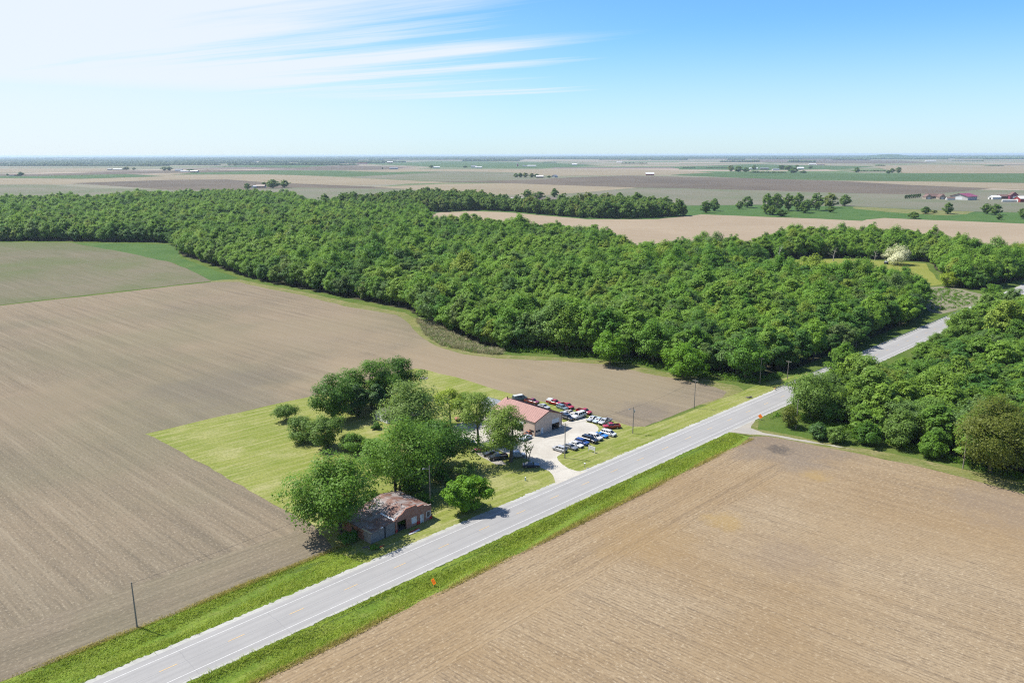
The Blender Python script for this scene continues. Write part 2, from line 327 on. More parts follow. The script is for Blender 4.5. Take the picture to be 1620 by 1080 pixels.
def asphalt():
    m, t = new_mat('road asphalt'); p = pos(t); r = t.xform(p, rotz=rows(45.82), loc=(0, 0, 0))
    n0 = t.noise(t.xform(r, scale=(0.02, 0.9, 1)), 1.0, 5.0, 0.6); n1 = t.noise(p, 3.0, 4.0, 0.7); n2 = t.noise(p, 0.12, 4.0, 0.6)
    c = t.mix(t.step(n0, 0.3, 0.7), (0.268, 0.262, 0.250), (0.312, 0.305, 0.290))
    c = t.mix(t.step(n2, 0.40, 0.72, 0.0, 0.45), c, (0.245, 0.240, 0.232))
    uvv = t.n('ShaderNodeSeparateXYZ', i_0=t.xform(p, rotz=rows(45.82))).outputs[1]
    # wheel paths are polished a little darker; a sealed joint runs down the middle
    off = float(to_uv_y0())
    v = t.math('SUBTRACT', off, uvv)
    for cx in (-2.55, -0.95, 1.0, 2.6):
        c = t.mix(t.math('MULTIPLY', t.step(t.math('ABSOLUTE', t.math('SUBTRACT', v, cx)), 0.45, 0.1), 0.22), c, (0.225, 0.221, 0.214))
    c = t.mix(t.math('MULTIPLY', t.step(t.math('ABSOLUTE', t.math('SUBTRACT', v, 0.22)), 0.10, 0.03), 0.55), c, (0.15, 0.15, 0.155))
    # sealed cracks across the lanes
    u = t.n('ShaderNodeSeparateXYZ', i_0=r).outputs[0]
    cw = t.math('ADD', t.math('MULTIPLY', u, 1 / 17.0), t.math('MULTIPLY', t.noise(p, 0.6, 3.0), 0.05))
    ck = t.step(t.math('ABSOLUTE', t.math('SUBTRACT', t.math('FRACT', cw), 0.5)), 0.006, 0.001)
    c = t.mix(t.math('MULTIPLY', ck, 0.4), c, (0.16, 0.16, 0.165))
    c = t.mix(t.step(n1, 0.35, 0.75, 0.0, 0.18), c, (0.36, 0.355, 0.35))
    finish(t, c, 0.85, 0.25, bump=n1, bump_d=0.01); return m
def to_uv_y0():
    # local y of the centre line after the mapping rotation used in the asphalt material
    a = rows(45.82); x, y = A0; return math.sin(a) * x + math.cos(a) * y
M_ROAD = asphalt()

def gravel(name, a, b, tint):
    m, t = new_mat(name); p = pos(t)
    n0 = t.noise(p, 0.10, 5.0, 0.62, 0.5); n1 = t.noise(p, 2.2, 5.0, 0.75); n2 = t.noise(t.xform(p, rotz=rows(136), scale=(0.05, 0.7, 1)), 1.0, 4.0, 0.6, 0.8)
    c = t.mix(t.step(n0, 0.32, 0.66), a, b); c = t.mix(t.step(n2, 0.48, 0.72, 0.0, 0.45), c, tint)
    c = t.mix(t.step(n1, 0.55, 0.28, 0.0, 0.4), c, tuple(q * 0.7 for q in tint)); finish(t, c, 0.95, 0.1, bump=n1, bump_d=0.04); return m
M_GRAVEL = gravel('white gravel', (0.49, 0.465, 0.405), (0.41, 0.38, 0.325), (0.31, 0.285, 0.235))
M_SHOULD = gravel('shoulder gravel', (0.35, 0.345, 0.315), (0.42, 0.415, 0.385), (0.26, 0.26, 0.22))
M_TRACK = gravel('driveway gravel', (0.36, 0.33, 0.275), (0.31, 0.29, 0.26), (0.22, 0.205, 0.15))
M_WHITELINE = plain('white road paint', (0.56, 0.555, 0.53), 0.7, 0.10, 1.5)
M_YELLOW = plain('yellow road paint', (0.62, 0.40, 0.13), 0.7, 0.14, 2.0)

# ------------------------------------------------------------------ land sheets
from mathutils.geometry import tessellate_polygon
def smooth_edge(P, step=3.0, jit=0.0, seed=1, closed=True):
    """subdivide an outline and let it wander a little, as a real field edge does"""
    rng = np.random.default_rng(seed); out = []; n = len(P)
    for i in range(n if closed else n - 1):
        a = np.array(P[i]); b = np.array(P[(i + 1) % n]); L = np.linalg.norm(b - a)
        dist = max(60.0, min(np.linalg.norm(a), np.linalg.norm(b)))
        k = int(max(1, min(80, L / (step * dist / 150.0))))
        for j in range(k):
            q = a + (b - a) * j / k
            if jit: q = q + rng.normal(0, jit * dist / 250.0, 2)
            out.append(q)
    if not closed: out.append(np.array(P[-1]))
    return out
def sheet(name, P, z, mat, step=3.0, jit=0.25, seed=1, parent=None, **kw):
    Q = smooth_edge(P, step, jit, seed) if step else [np.array(p) for p in P]
    tri = tessellate_polygon([[Vector((q[0], q[1], 0)) for q in Q]])
    me = bpy.data.meshes.new(name); me.from_pydata([(q[0], q[1], z) for q in Q], [], [tuple(t) for t in tri])
    me.materials.append(mat); me.update()
    import bmesh
    bm = bmesh.new(); bm.from_mesh(me)
    for f in bm.faces:
        f.normal_update()
        if f.normal.z < 0: f.normal_flip()
    bm.to_mesh(me); bm.free()
    kw.setdefault('kind', 'structure'); return link(name, me, parent, **kw)
def px(*pts): return [gp(*p) for p in pts]

# the land: one sheet out to the horizon, dipping into the ditches beside the road
DITCH_R = [(6.1, 0.0), (7.4, -0.15), (9.3, -0.55), (10.6, -0.62), (12.2, -0.30), (14.3, 0.0)]
DITCH_L = [(-6.0, 0.0), (-8.0, -0.15), (-10.5, -0.50), (-12.5, -0.40), (-14.5, -0.08), (-15.8, 0.0)]
def dip(u, v):
    if v > 0:
        amt = 1.0 if u < 160 else max(0.0, 1 - (u - 160) / 14.0); T = DITCH_R
    else:
        amt = 1.0 if u < 30 else max(0.0, 1 - (u - 30) / 14.0); T = [(a, b) for a, b in reversed(DITCH_L)]
    return amt * float(np.interp(v, [a for a, b in T], [b for a, b in T], left=0, right=0))
vs = [-60000, -20000, -6000, -2000, -700, -250, -90, -40, -15.8, -14.5, -12.5, -10.5, -8.0, -6.0, 6.1, 7.4, 9.3, 10.6, 12.2, 14.3, 40, 90, 250, 700, 2000, 6000, 20000, 60000]
us = [-60000, -20000, -6000, -2000, -700, -250, -80] + list(range(-40, 260, 10)) + [300, 400, 600, 900, 1400, 2200, 4000, 8000, 16000, 32000, 60000]
GV = []; 
for u in us:
    for v in vs:
        q = ruv(u, v); GV.append((q[0], q[1], dip(u, v)))
nv = len(vs); GQ = [(i * nv + j, i * nv + j + 1, (i + 1) * nv + j + 1, (i + 1) * nv + j) for i in range(len(us) - 1) for j in range(nv - 1)]
gme = mesh_np('ground', GV, GQ, M_LAND); gme.flip_normals()
link('ground', gme, kind='structure')

def strip(name, u0, u1, v0, v1, z, mat, du=6.0, jit0=0.0, jit1=0.0, seed=3, parent=None, follow=False, cols=1, **kw):
    rng = np.random.default_rng(seed); n = max(1, int((u1 - u0) / du)); V = []; Q = []
    for i in range(n + 1):
        u = u0 + (u1 - u0) * i / n; a = v0 + rng.normal(0, 1) * jit0; b = v1 + rng.normal(0, 1) * jit1
        for j in range(cols + 1):
            v = a + (b - a) * j / cols; q = ruv(u, v); V.append((q[0], q[1], z + (dip(u, v) if follow else 0)))
    k = cols + 1
    for i in range(n):
        for j in range(cols): Q.append((i * k + j, (i + 1) * k + j, (i + 1) * k + j + 1, i * k + j + 1))
    me = mesh_np(name, V, Q, mat)
    if me.polygons[0].normal.z < 0: me.flip_normals()
    return link(name, me, parent, **kw)

road = strip('road', -120, 1600, -5.0, 5.45, 0.060, M_ROAD, kind='structure')
strip('road_shoulder', -120, 700, -6.15, -4.9, 0.050, M_SHOULD, du=0.55, jit0=0.17, seed=5, kind='structure')
strip('road_shoulder', -120, 700, 5.35, 6.10, 0.050, M_SHOULD, du=0.55, jit1=0.12, seed=6, kind='structure')
for v in (-3.55, 3.85): strip('edge_line', -120, 900, v - 0.065, v + 0.065, 0.066, M_WHITELINE, du=20, parent=road)
dash0 = strip('centre_dash', -1.55, 1.55, -0.065, 0.065, 0.066, M_YELLOW, parent=road)
for k in range(-4, 36):
    if k == 0: continue
    d = dash0.copy(); COL.objects.link(d); d.location = (RE[0] * 12.19 * k, RE[1] * 12.19 * k, 0)
road.data.materials[0] = M_ROAD

strip('verge', -120, 173, 6.0, 14.3, 0.015, M_VERGE, du=2.0, jit0=0.12, jit1=0.25, seed=8, follow=True, cols=8, kind='structure')
strip('verge', -120, 46, -15.9, -6.0, 0.015, M_VERGE, du=2.0, jit0=0.25, jit1=0.15, seed=9, follow=True, cols=8, kind='structure')

Z1, Z2, Z3, Z4 = 0.020, 0.030, 0.040, 0.050
# beside the wood: a pale mown margin, then the tilled field inside it
LEFT_EDGE = [(335, 446), (378, 446), (420, 456), (480, 468), (560, 487), (628, 498), (648, 513), (662, 530), (690, 548), (735, 560), (790, 567), (880, 571), (960, 577), (1040, 594), (1110, 606), (1150, 619)]
MARG = [(335, 443), (380, 442), (424, 451), (486, 463), (565, 480), (640, 495), (662, 505), (672, 526), (704, 545), (745, 555), (800, 561), (885, 565), (965, 571), (1045, 587), (1112, 598), (1168, 611)]
sheet('field_margin', px(*MARG, (1180, 622), (1120, 640), (900, 640), (560, 560), (330, 470)), Z1, M_MARGIN, seed=11)
sheet('tilled_field', px((-420, 530), (0, 483.5), *LEFT_EDGE, (1143, 628)) + [ruv(192, -15.6), ruv(-110, -15.9)] + px((-1100, 1200)), Z2, M_LEFT, seed=12)
sheet('sprouting_field', px((-420, 383), (0, 383.5), (112, 384), (200, 400), (275, 416), (322, 437), (334, 444.5), (0, 482), (-420, 528.5)), Z2 + 0.004, M_SAGE, seed=13)
sheet('meadow', px((112, 384), (275, 386.5), (286, 408), (310, 416), (340, 428), (378, 440), (334, 444.5), (322, 437), (275, 416), (200, 400)), Z1 + 0.004, M_MEAD, seed=14)
# the mown lot round the two buildings
LAWN = px((232, 686), (300, 670), (380, 652), (500, 625), (560, 607), (655, 583), (675, 585), (720, 596), (790, 618), (850, 633), (920, 650), (962, 663), (1000, 674), (1024, 674), (1060, 662), (1100, 648), (1140, 631), (1165, 622), (1205, 607), (1245, 597))
sheet('lawn', LAWN + [ruv(262, -5.9), ruv(44, -5.9), ruv(42, -15.2)] + px((524, 864), (500, 833), (420, 790), (330, 738)), Z3, M_LAWN, seed=15)
LOT = px((879, 762), (868, 745), (850, 735), (835, 727), (800, 716), (770, 706), (735, 702), (712, 692), (716, 674), (742, 663), (775, 655), (805, 645), (830, 650), (884, 662), (892, 668), (905, 664.5), (925, 667), (943, 672), (948, 680), (942, 689), (925, 697.5), (905, 704), (890, 715), (881, 722), (882, 728), (889, 735), (899, 741), (912, 744.5), (926, 746))
sheet('gravel_lot', LOT + [ruv(117, -4.9), ruv(104, -4.9)], Z4 + 0.004, M_GRAVEL, step=1.5, jit=0.30, seed=16)
sheet('gravel_patch', px((908, 663), (916, 657.5), (929, 661), (934, 665), (922, 668)), Z4, M_GRAVEL, step=1.5, jit=0.25, seed=17)
sheet('worn_earth', px((745, 712), (765, 708), (790, 724), (800, 735), (784, 735), (762, 722)), Z4, M_TRACK, step=1.5, jit=0.35, seed=18)
# foreground stubble field and the mown strip and drive beside it
STRIP_LOW = [(1188, 690), (1215, 690.5), (1250, 696), (1300, 706), (1400, 726), (1500, 749), (1620, 781), (1900, 856)]
STRIP_UP = [(1200, 679), (1230, 684), (1290, 696), (1360, 708), (1440, 722), (1520, 740), (1620, 764), (1900, 832)]
sheet('field_margin', [ruv(172, 6.3), ruv(190, 6.3)] + px(*STRIP_UP) + px(*reversed(STRIP_LOW)), Z1 + 0.002, M_MARGIN, seed=19)
sheet('driveway', [ruv(171.5, 5.3), ruv(190.5, 5.3)] + px((1189, 677), (1205, 683.5), (1235, 688.5), (1275, 696.5), (1320, 704.5), (1355, 711), (1310, 704.5), (1262, 697), (1215, 689), (1186, 686)), Z3, M_TRACK, step=1.5, jit=0.22, seed=20)
sheet('stubble_field', px((1186, 691.5), *STRIP_LOW[1:]) + px((3200, 1100), (1900, 2200)) + [ruv(-80, 60), ruv(-80, 14.2), ruv(165, 14.2)], Z2, M_FORE, seed=21, jit=0.18)
sheet('stubble_headland', [ruv(-80, 14.2), ruv(-80, 33), ruv(20, 34), ruv(90, 32), ruv(140, 35), ruv(158, 33), ruv(161, 14.2)], Z2 + 0.006, M_FORE_H, seed=27, jit=0.35)
sheet('tilled_headland', [ruv(-110, -15.9), ruv(-110, -31), ruv(-20, -32), ruv(20, -31), ruv(41, -30), ruv(44, -15.9)], Z2 + 0.006, M_LEFT_H, seed=28, jit=0.35)
# beyond the wood
EDGE5 = [(678, 339), (700, 336), (745, 334), (790, 335.5), (850, 340), (930, 347), (1040, 347), (1111, 339.5), (1212, 343.5), (1290, 346), (1362, 349.3), (1398, 344.8), (1505, 349.5), (1620, 354), (1900, 365)]
sheet('pale_field', px(*EDGE5, (1900, 420), (1500, 400), (1200, 398), (1000, 392), (840, 372), (690, 350)), 0.05, M_TAN, seed=22, jit=0.3)
sheet('green_meadow', px((640, 330), (720, 322), (860, 322), (1000, 330), (1090, 325), (1194, 324), (1351, 327), (1441, 331.5), (1541, 335), (1620, 336.5), (1900, 341), (1900, 366), *reversed(EDGE5[:-1])), 0.045, M_MEAD, seed=23)
sheet('yellow_meadow', px((1230, 416), (1262, 411), (1330, 409), (1420, 414), (1466, 417), (1476, 432), (1489, 450), (1458, 453), (1440, 440), (1380, 428), (1290, 424)), 0.05, M_DUCK, seed=24)
sheet('marsh', px((1462, 455), (1500, 452), (1560, 468), (1545, 482), (1490, 497), (1468, 492)), 0.045, M_MARSH, seed=25)
sheet('hay_strip', px((1351, 327), (1441, 331.5), (1541, 335), (1530, 338.5), (1500, 341), (1430, 337.5), (1350, 330.5)), 0.06, M_MARGIN, seed=26)
FAR = [  # far fields: soil, outline in the photo
    (M_SAGE2, [(-60, 291), (60, 291), (140, 297), (250, 300), (390, 303), (500, 312), (500, 330), (-60, 330)]),
    (M_TAN2, [(-60, 281), (0, 281.5), (130, 283), (270, 273.5), (400, 274), (560, 281.5), (720, 289), (540, 293.5), (420, 290), (270, 285), (100, 292), (-60, 292)]),
    (M_PLUM, [(110, 290), (270, 284.5), (360, 284), (420, 288.5), (540, 293.5), (640, 297.5), (640, 304), (500, 304), (400, 301), (270, 300.5), (190, 295)]),
    (M_SAGE2, [(380, 300), (470, 297), (700, 300), (760, 306), (600, 320), (440, 318)]),
    (M_TAN2, [(590, 296), (700, 291), (820, 290), (920, 294), (1008, 297), (930, 304), (860, 309), (760, 308), (640, 299)]),
    (M_SAGE2, [(860, 310), (940, 303.5), (1012, 297.2), (1080, 298), (1215, 302), (1350, 306), (1440, 308), (1533, 300), (1700, 302), (1700, 337), (1541, 335), (1441, 331), (1351, 327), (1194, 324), (1060, 326), (930, 318)]),
    (M_PLUM, [(690, 288), (830, 285), (900, 281), (990, 277.8), (1080, 280), (1170, 281.8), (1246, 284.2), (1330, 286.5), (1440, 293), (1570, 298), (1500, 305), (1440, 307.5), (1350, 305.8), (1215, 301.6), (1080, 298), (1010, 297), (900, 293.5), (810, 290.2)]),
    (M_SAGE2, [(540, 276), (700, 270.8), (810, 273), (880, 279.5), (830, 284.5), (700, 287.5), (560, 281)]),
    (M_GRN2, [(270, 276.5), (360, 269), (540, 270.5), (640, 271.5), (700, 272.5), (560, 279.5), (420, 276)]),
    (M_TAN2, [(540, 271), (640, 267.5), (810, 268.3), (980, 268), (1090, 270.5), (1130, 273.4), (1050, 276.5), (960, 277.5), (880, 278.5), (800, 272.5), (700, 270.8), (620, 272.3)]),
    (M_GRN2, [(1060, 277), (1140, 272.8), (1240, 272), (1350, 275.2), (1500, 274.5), (1700, 275), (1700, 291), (1620, 289.5), (1480, 287.5), (1350, 285.8), (1246, 284), (1170, 281.5)]),
    (M_TAN2, [(1330, 286.5), (1480, 287.6), (1620, 289.7), (1700, 291), (1700, 303), (1600, 299), (1540, 297), (1440, 293)]),
    (M_GRN2, [(-60, 278), (60, 278.5), (200, 275.5), (260, 279), (130, 283), (-60, 281.5)]),
    (M_PLUM, [(-60, 276), (40, 276), (150, 273), (330, 268.5), (430, 270.2), (330, 272.5), (200, 275), (60, 278)]),
    (M_TAN2, [(-60, 268), (90, 267), (170, 266), (220, 269.5), (120, 272.5), (-60, 274)]),
    (M_TAN2, [(1380, 263), (1460, 260.5), (1620, 262), (1700, 263), (1700, 274.5), (1540, 274.5), (1430, 274), (1400, 268)]),
    (M_GRN2, [(1060, 264.5), (1190, 260), (1330, 262.5), (1390, 263), (1330, 268), (1200, 269.5), (1080, 268)]),
    (M_PLUM, [(1130, 253), (1280, 251.5), (1420, 254), (1480, 257.5), (1380, 259), (1220, 257.5)]),
    (M_GRN2, [(560, 259), (700, 255), (840, 256.5), (960, 262), (840, 266), (700, 264.5)]),
    (M_PLUM, [(420, 265.5), (540, 262), (660, 264.5), (600, 268), (500, 268.5)]),
    (M_TAN2, [(820, 253.5), (960, 252.5), (1040, 254.5), (940, 256.5)]),
    (M_GRN2, [(330, 264), (430, 259.5), (540, 261), (470, 265.5)]),
]
for i, (m, P) in enumerate(FAR):
    sheet('far_field', px(*P), 0.05 + 0.02 * i, m, jit=0.0, step=0, seed=30 + i)

# ------------------------------------------------------------------ trees
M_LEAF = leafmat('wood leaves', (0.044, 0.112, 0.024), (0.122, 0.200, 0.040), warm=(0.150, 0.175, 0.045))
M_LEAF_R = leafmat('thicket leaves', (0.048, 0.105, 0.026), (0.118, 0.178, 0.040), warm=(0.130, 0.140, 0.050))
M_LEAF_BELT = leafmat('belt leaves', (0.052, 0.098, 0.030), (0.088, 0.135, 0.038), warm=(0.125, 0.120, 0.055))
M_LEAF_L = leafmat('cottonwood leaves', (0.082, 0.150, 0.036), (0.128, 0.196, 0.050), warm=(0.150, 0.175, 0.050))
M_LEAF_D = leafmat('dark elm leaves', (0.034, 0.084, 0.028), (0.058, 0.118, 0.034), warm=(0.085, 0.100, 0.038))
M_BARK = plain('bark', (0.115, 0.095, 0.075), 0.9, 0.3, 1.5)
M_DEAD = plain('bleached dead wood', (0.42, 0.39, 0.35), 0.9, 0.2, 1.5)

def leaf_quads(rng, P, Nn, size):
    """one small leafy spray (a kite of two triangles) at each point"""
    n = len(P); Nn = Nn / (np.linalg.norm(Nn, axis=1, keepdims=True) + 1e-9)
    a = np.cross(Nn, rng.normal(size=(n, 3))); a /= (np.linalg.norm(a, axis=1, keepdims=True) + 1e-9); b = np.cross(Nn, a)
    s = size * np.clip(rng.lognormal(-0.05, 0.38, (n, 1)), 0.4, 2.0); k = rng.uniform(0.40, 0.85, (n, 1))
    V = np.stack([P - a * s, P + b * s * k, P + a * s, P - b * s * k], 1).reshape(-1, 3)
    return V, np.arange(4 * n, dtype=np.int32).reshape(n, 4)

def crown_cloud(rng, r, z0, z1, nclump, nleaf, top=0.5, droop=0.0, squash=0.8, core=0.25, rag=1.0, clump_k=2.1):
    nclump = int(nclump * clump_k); lob = rng.uniform(0, 6.283, 4); la = rng.uniform(0.08, 0.24, 2) * rag
    """points and normals of leaf sprays gathered in boughs over a crown; 'top' moves the widest level up or down"""
    cz = (z0 + z1) / 2; hz = (z1 - z0) / 2
    C = []; RC = []
    while len(C) < nclump:
        d = rng.normal(size=3); d /= np.linalg.norm(d)
        rad = rng.uniform(0.30, 1.0) ** 0.55
        t = (d[2] * rad + 1) / 2                       # 0 at the foot of the crown, 1 at the tip
        wide = np.interp(t, [0, top * 0.45, top, (1 + top) / 2, 1], [0.55, 0.88, 1.0, 0.86, 0.55])
        an = math.atan2(d[1], d[0]); wide *= 1 + la[0] * math.sin(2 * an + lob[0] + 2.5 * t) + la[1] * math.sin(3 * an + lob[1] - 4 * t)
        x = d[0] * rad * r * wide; y = d[1] * rad * r * wide
        z = cz + d[2] * rad * hz - droop * (x * x + y * y) / (r * r) * hz * 0.5
        rc = r * rng.uniform(0.13, 0.27) * math.sqrt(2.1 / clump_k) * (1.0 if t > 0.15 else 0.8)
        C.append((x * (1 + rng.normal(0, 0.06 * rag)), y * (1 + rng.normal(0, 0.06 * rag)), z + rng.normal(0, 0.05 * rag) * hz)); RC.append(rc)
    C = np.array(C); RC = np.array(RC)
    w = RC ** 2; idx = rng.choice(nclump, nleaf, p=w / w.sum())
    d = rng.normal(size=(nleaf, 3)); d /= np.linalg.norm(d, axis=1, keepdims=True)
    d[:, 2] = np.where((d[:, 2] < -0.25) & (rng.random(nleaf) < 0.65), -d[:, 2], d[:, 2])
    inner = rng.random(nleaf) < core
    rr = np.where(inner, rng.uniform(0.1, 0.85, nleaf), rng.uniform(0.80, 1.12, nleaf) + np.abs(rng.normal(0, 0.09 * rag, nleaf)))
    P = C[idx] + d * (RC[idx] * rr)[:, None] * np.array([1, 1, squash])
    out = P - np.array([0, 0, cz - hz * 0.35]); out /= (np.linalg.norm(out, axis=1, keepdims=True) + 1e-9)
    N = d * 0.75 + out * 0.55 + rng.normal(0, 0.40, (nleaf, 3)) + np.array([0, 0, 0.62])
    return P, N, C
def trunk_mesh(rng, C, h, z0, r0, mat, limbs=7, name='trunk', forks=1):
    m = MB(); bend = rng.normal(0, 0.03 * h, 2)
    starts = [(0, 0)] if forks == 1 else [(math.cos(k * 2.1) * r0 * 1.1, math.sin(k * 2.1) * r0 * 1.1) for k in range(forks)]
    for sx_, sy_ in starts:
        rr = r0 if forks == 1 else r0 * 0.62
        spread = (sx_ * 5.0, sy_ * 5.0) if forks > 1 else (0, 0)
        p0 = (sx_, sy_, -0.15); p1 = (sx_ + spread[0] * 0.3 + bend[0] * 0.4, sy_ + spread[1] * 0.3 + bend[1] * 0.4, h * 0.30); p2 = (sx_ + spread[0] + bend[0], sy_ + spread[1] + bend[1], h * 0.68)
        m.tube(p0, p1, rr, rr * 0.72, 7, cap=False); m.tube(p1, p2, rr * 0.72, rr * 0.25, 6, cap=False)
        for c in C[rng.choice(len(C), min(limbs, len(C)), replace=False)]:
            t = rng.uniform(0.2, 0.95); a = np.array(p1) + (np.array(p2) - np.array(p1)) * t
            if c[2] < a[2] - 1: a = np.array(p1)
            mid = a * 0.45 + c * 0.55 + np.array([0, 0, -0.03 * h])
            m.tube(tuple(a), tuple(mid), rr * 0.34, rr * 0.2, 5, cap=False); m.tube(tuple(mid), tuple(c), rr * 0.2, rr * 0.06, 4, cap=False)
    return m.mesh(name, mat, fix=False)
def tree_meshes(seed, h, r, z0, nclump, nleaf, ls, leaf, bark=None, top=0.5, droop=0.0, squash=0.8, forks=1, limbs=7, tr=None, core=0.25, rag=1.0, xy=(1.0, 1.0), clump_k=2.1):
    rng = np.random.default_rng(seed)
    P, N, C = crown_cloud(rng, r, z0, h - 0.12 * r, nclump, nleaf, top, droop, squash, core, rag, clump_k)
    P[:, 2] = np.maximum(P[:, 2], 0.25 + rng.random(len(P)) * 0.5)
    P[:, 0] *= xy[0]; P[:, 1] *= xy[1]
    V, Q = leaf_quads(rng, P, N, ls)
    return mesh_np('crown', V, Q, leaf), trunk_mesh(rng, C, h, z0, tr or 0.028 * h, bark or M_BARK, limbs, forks=forks)

def inside(P, poly):
    """which of the points P lie in the outline"""
    poly = np.array(poly); x, y = P[:, 0], P[:, 1]; c = np.zeros(len(P), bool); j = len(poly) - 1
    for i in range(len(poly)):
        xi, yi = poly[i]; xj, yj = poly[j]
        hit = ((yi > y) != (yj > y)) & (x < (xj - xi) * (y - yi) / (yj - yi + 1e-12) + xi); c ^= hit; j = i
    return c
def scatter(poly, s, seed, jit=0.38):
    rng = np.random.default_rng(seed); P = np.array(poly); lo, hi = P.min(0), P.max(0)
    nx, ny = int((hi[0] - lo[0]) / s) + 2, int((hi[1] - lo[1]) / s) + 2
    gx, gy = np.meshgrid(np.arange(nx), np.arange(ny)); q = np.stack([gx.ravel() + 0.5 * (gy.ravel() % 2), gy.ravel()], 1) * s + lo
    q = q + rng.uniform(-jit, jit, q.shape) * s
    return q[inside(q, poly)]

# outlines of the woods (near edges on the ground, far edges read off the crown tops)
W_MAIN = px((-330, 383), (0, 381), (140, 382), (272, 384), (290, 404), (332, 419), (384, 436), (432, 448), (492, 459), (572, 475), (648, 491), (690, 514), (735, 538), (792, 551), (885, 559), (965, 565), (1045, 581), (1115, 592), (1178, 602)) \
    + [ruv(232, -19.5), ruv(256, -15.0), ruv(300, -14.0), ruv(405, -16.0)] + [gp(1462, 447, 9), gp(1425, 436, 13), gp(1385, 428, 14), gp(1290, 422, 14), gp(1240, 417, 13), gp(1205, 404, 12), gp(1165, 384, 13), gp(1100, 381, 13), gp(1010, 388, 13), gp(960, 372, 13), gp(900, 362, 13), gp(850, 360, 13), gp(780, 353, 13), gp(720, 349, 13), gp(684, 350, 13)] \
    + [gp(672, 337, 3), gp(640, 331, 3), gp(600, 322, 14), gp(510, 321, 14), gp(478, 315, 14), gp(440, 305, 14), gp(400, 303, 14), gp(320, 303, 14), gp(210, 306, 14), (gp(140, 313, 14)), gp(100, 310, 14), gp(0, 314, 14), gp(-330, 316, 14)]
W_ROW = px((1170, 404), (1240, 410.5), (1330, 407.5), (1420, 411.5), (1470, 415), (1486, 428), (1497, 449), (1532, 459), (1562, 456), (1600, 445), (1680, 430)) + [gp(1680, 396, 12), gp(1560, 392, 12), gp(1500, 375, 12), gp(1440, 366, 12), gp(1340, 366, 12), gp(1240, 370, 12), gp(1175, 383, 12)]
W_BELT = px((690, 335.5), (760, 332.5), (800, 334), (850, 339), (930, 345.5), (1030, 345.5), (1084, 341)) + [gp(1084, 328, 13), gp(1055, 320, 13), gp(1010, 316, 13), gp(960, 314, 13), gp(900, 318, 13), gp(840, 321, 13), gp(790, 315, 13), gp(740, 307, 13), gp(640, 305, 13), gp(600, 311, 13), gp(560, 313, 13), gp(500, 319, 13), gp(520, 326, 2), gp(600, 332, 2)]
W_RIGHT = px((1290, 668), (1330, 682), (1400, 694), (1450, 704), (1500, 718), (1560, 736), (1640, 752), (1950, 820), (2300, 560)) + [ruv(700, 120), ruv(560, 52), ruv(455, 24), ruv(438, 9.5), ruv(372, 9.0), ruv(356, 15), ruv(266, 14), ruv(258, 11), ruv(214, 10.5)]

sheet('woodland_floor', W_MAIN, 0.018, M_LITTER, seed=41, jit=0.3)
sheet('woodland_floor', W_RIGHT, 0.018, M_LITTER, seed=42, jit=0.3)
sheet('woodland_floor', W_ROW, 0.022, M_LITTER, seed=43, jit=0.3)

PROTO = []           # (crown mesh, trunk mesh, nominal height): the kinds of tree that make up the woods, from dark elms to pale cottonwoods
for k, (h, r, z0, nc, top, sq, lf, ck) in enumerate([(12.5, 5.4, 1.2, 54, 0.5, 0.8, M_LEAF_D, 2.1), (14, 4.8, 1.6, 48, 0.55, 0.9, M_LEAF_D, 1.6), (15, 6.0, 1.6, 58, 0.45, 0.8, M_LEAF, 2.1), (18.5, 7.4, 2.2, 70, 0.6, 0.8, M_LEAF, 1.5),
        (16.5, 5.4, 2.6, 54, 0.60, 0.9, M_LEAF, 2.3), (13.5, 6.2, 1.6, 62, 0.50, 0.75, M_LEAF, 2.4), (17.0, 5.6, 2.6, 60, 0.58, 0.88, M_LEAF_L, 2.6), (16.5, 6.0, 2.4, 62, 0.55, 0.85, M_LEAF_L, 2.8), (17.0, 5.6, 2.2, 60, 0.58, 0.85, M_LEAF_L, 2.0)]):
    PROTO.append(tree_meshes(100 + k, h, r, z0, nc, 10500, 0.29, lf, top=top, squash=sq, rag=1.4, clump_k=ck) + (h,))
PROTO_R = []
for k, (h, r, z0, nc, top, sq, lf, ck) in enumerate([(9.5, 4.6, 0.5, 50, 0.45, 0.75, M_LEAF_D, 1.8), (11, 4.6, 0.8, 50, 0.50, 0.8, M_LEAF_R, 2.1), (14.5, 6.3, 1.2, 62, 0.55, 0.8, M_LEAF_R, 1.5), (12, 4.4, 1.2, 50, 0.55, 0.9, M_LEAF_R, 2.3), (10, 5.4, 0.6, 52, 0.45, 0.7, M_LEAF_R, 2.4), (14, 4.8, 1.5, 50, 0.55, 0.9, M_LEAF_L, 2.4)]):
    PROTO_R.append(tree_meshes(140 + k, h, r, z0, nc, 10000, 0.26, lf, top=top, squash=sq, rag=1.5, clump_k=ck) + (h,))
PROTO_B = []
for k, (h, r, z0, nc, top) in enumerate([(15, 6.0, 1.0, 40, 0.5), (14, 6.6, 1.0, 40, 0.5), (17, 6.0, 1.4, 40, 0.55)]):
    PROTO_B.append(tree_meshes(160 + k, h, r, z0, nc, 3600, 0.52, M_LEAF_BELT, top=top, rag=1.2) + (h,))

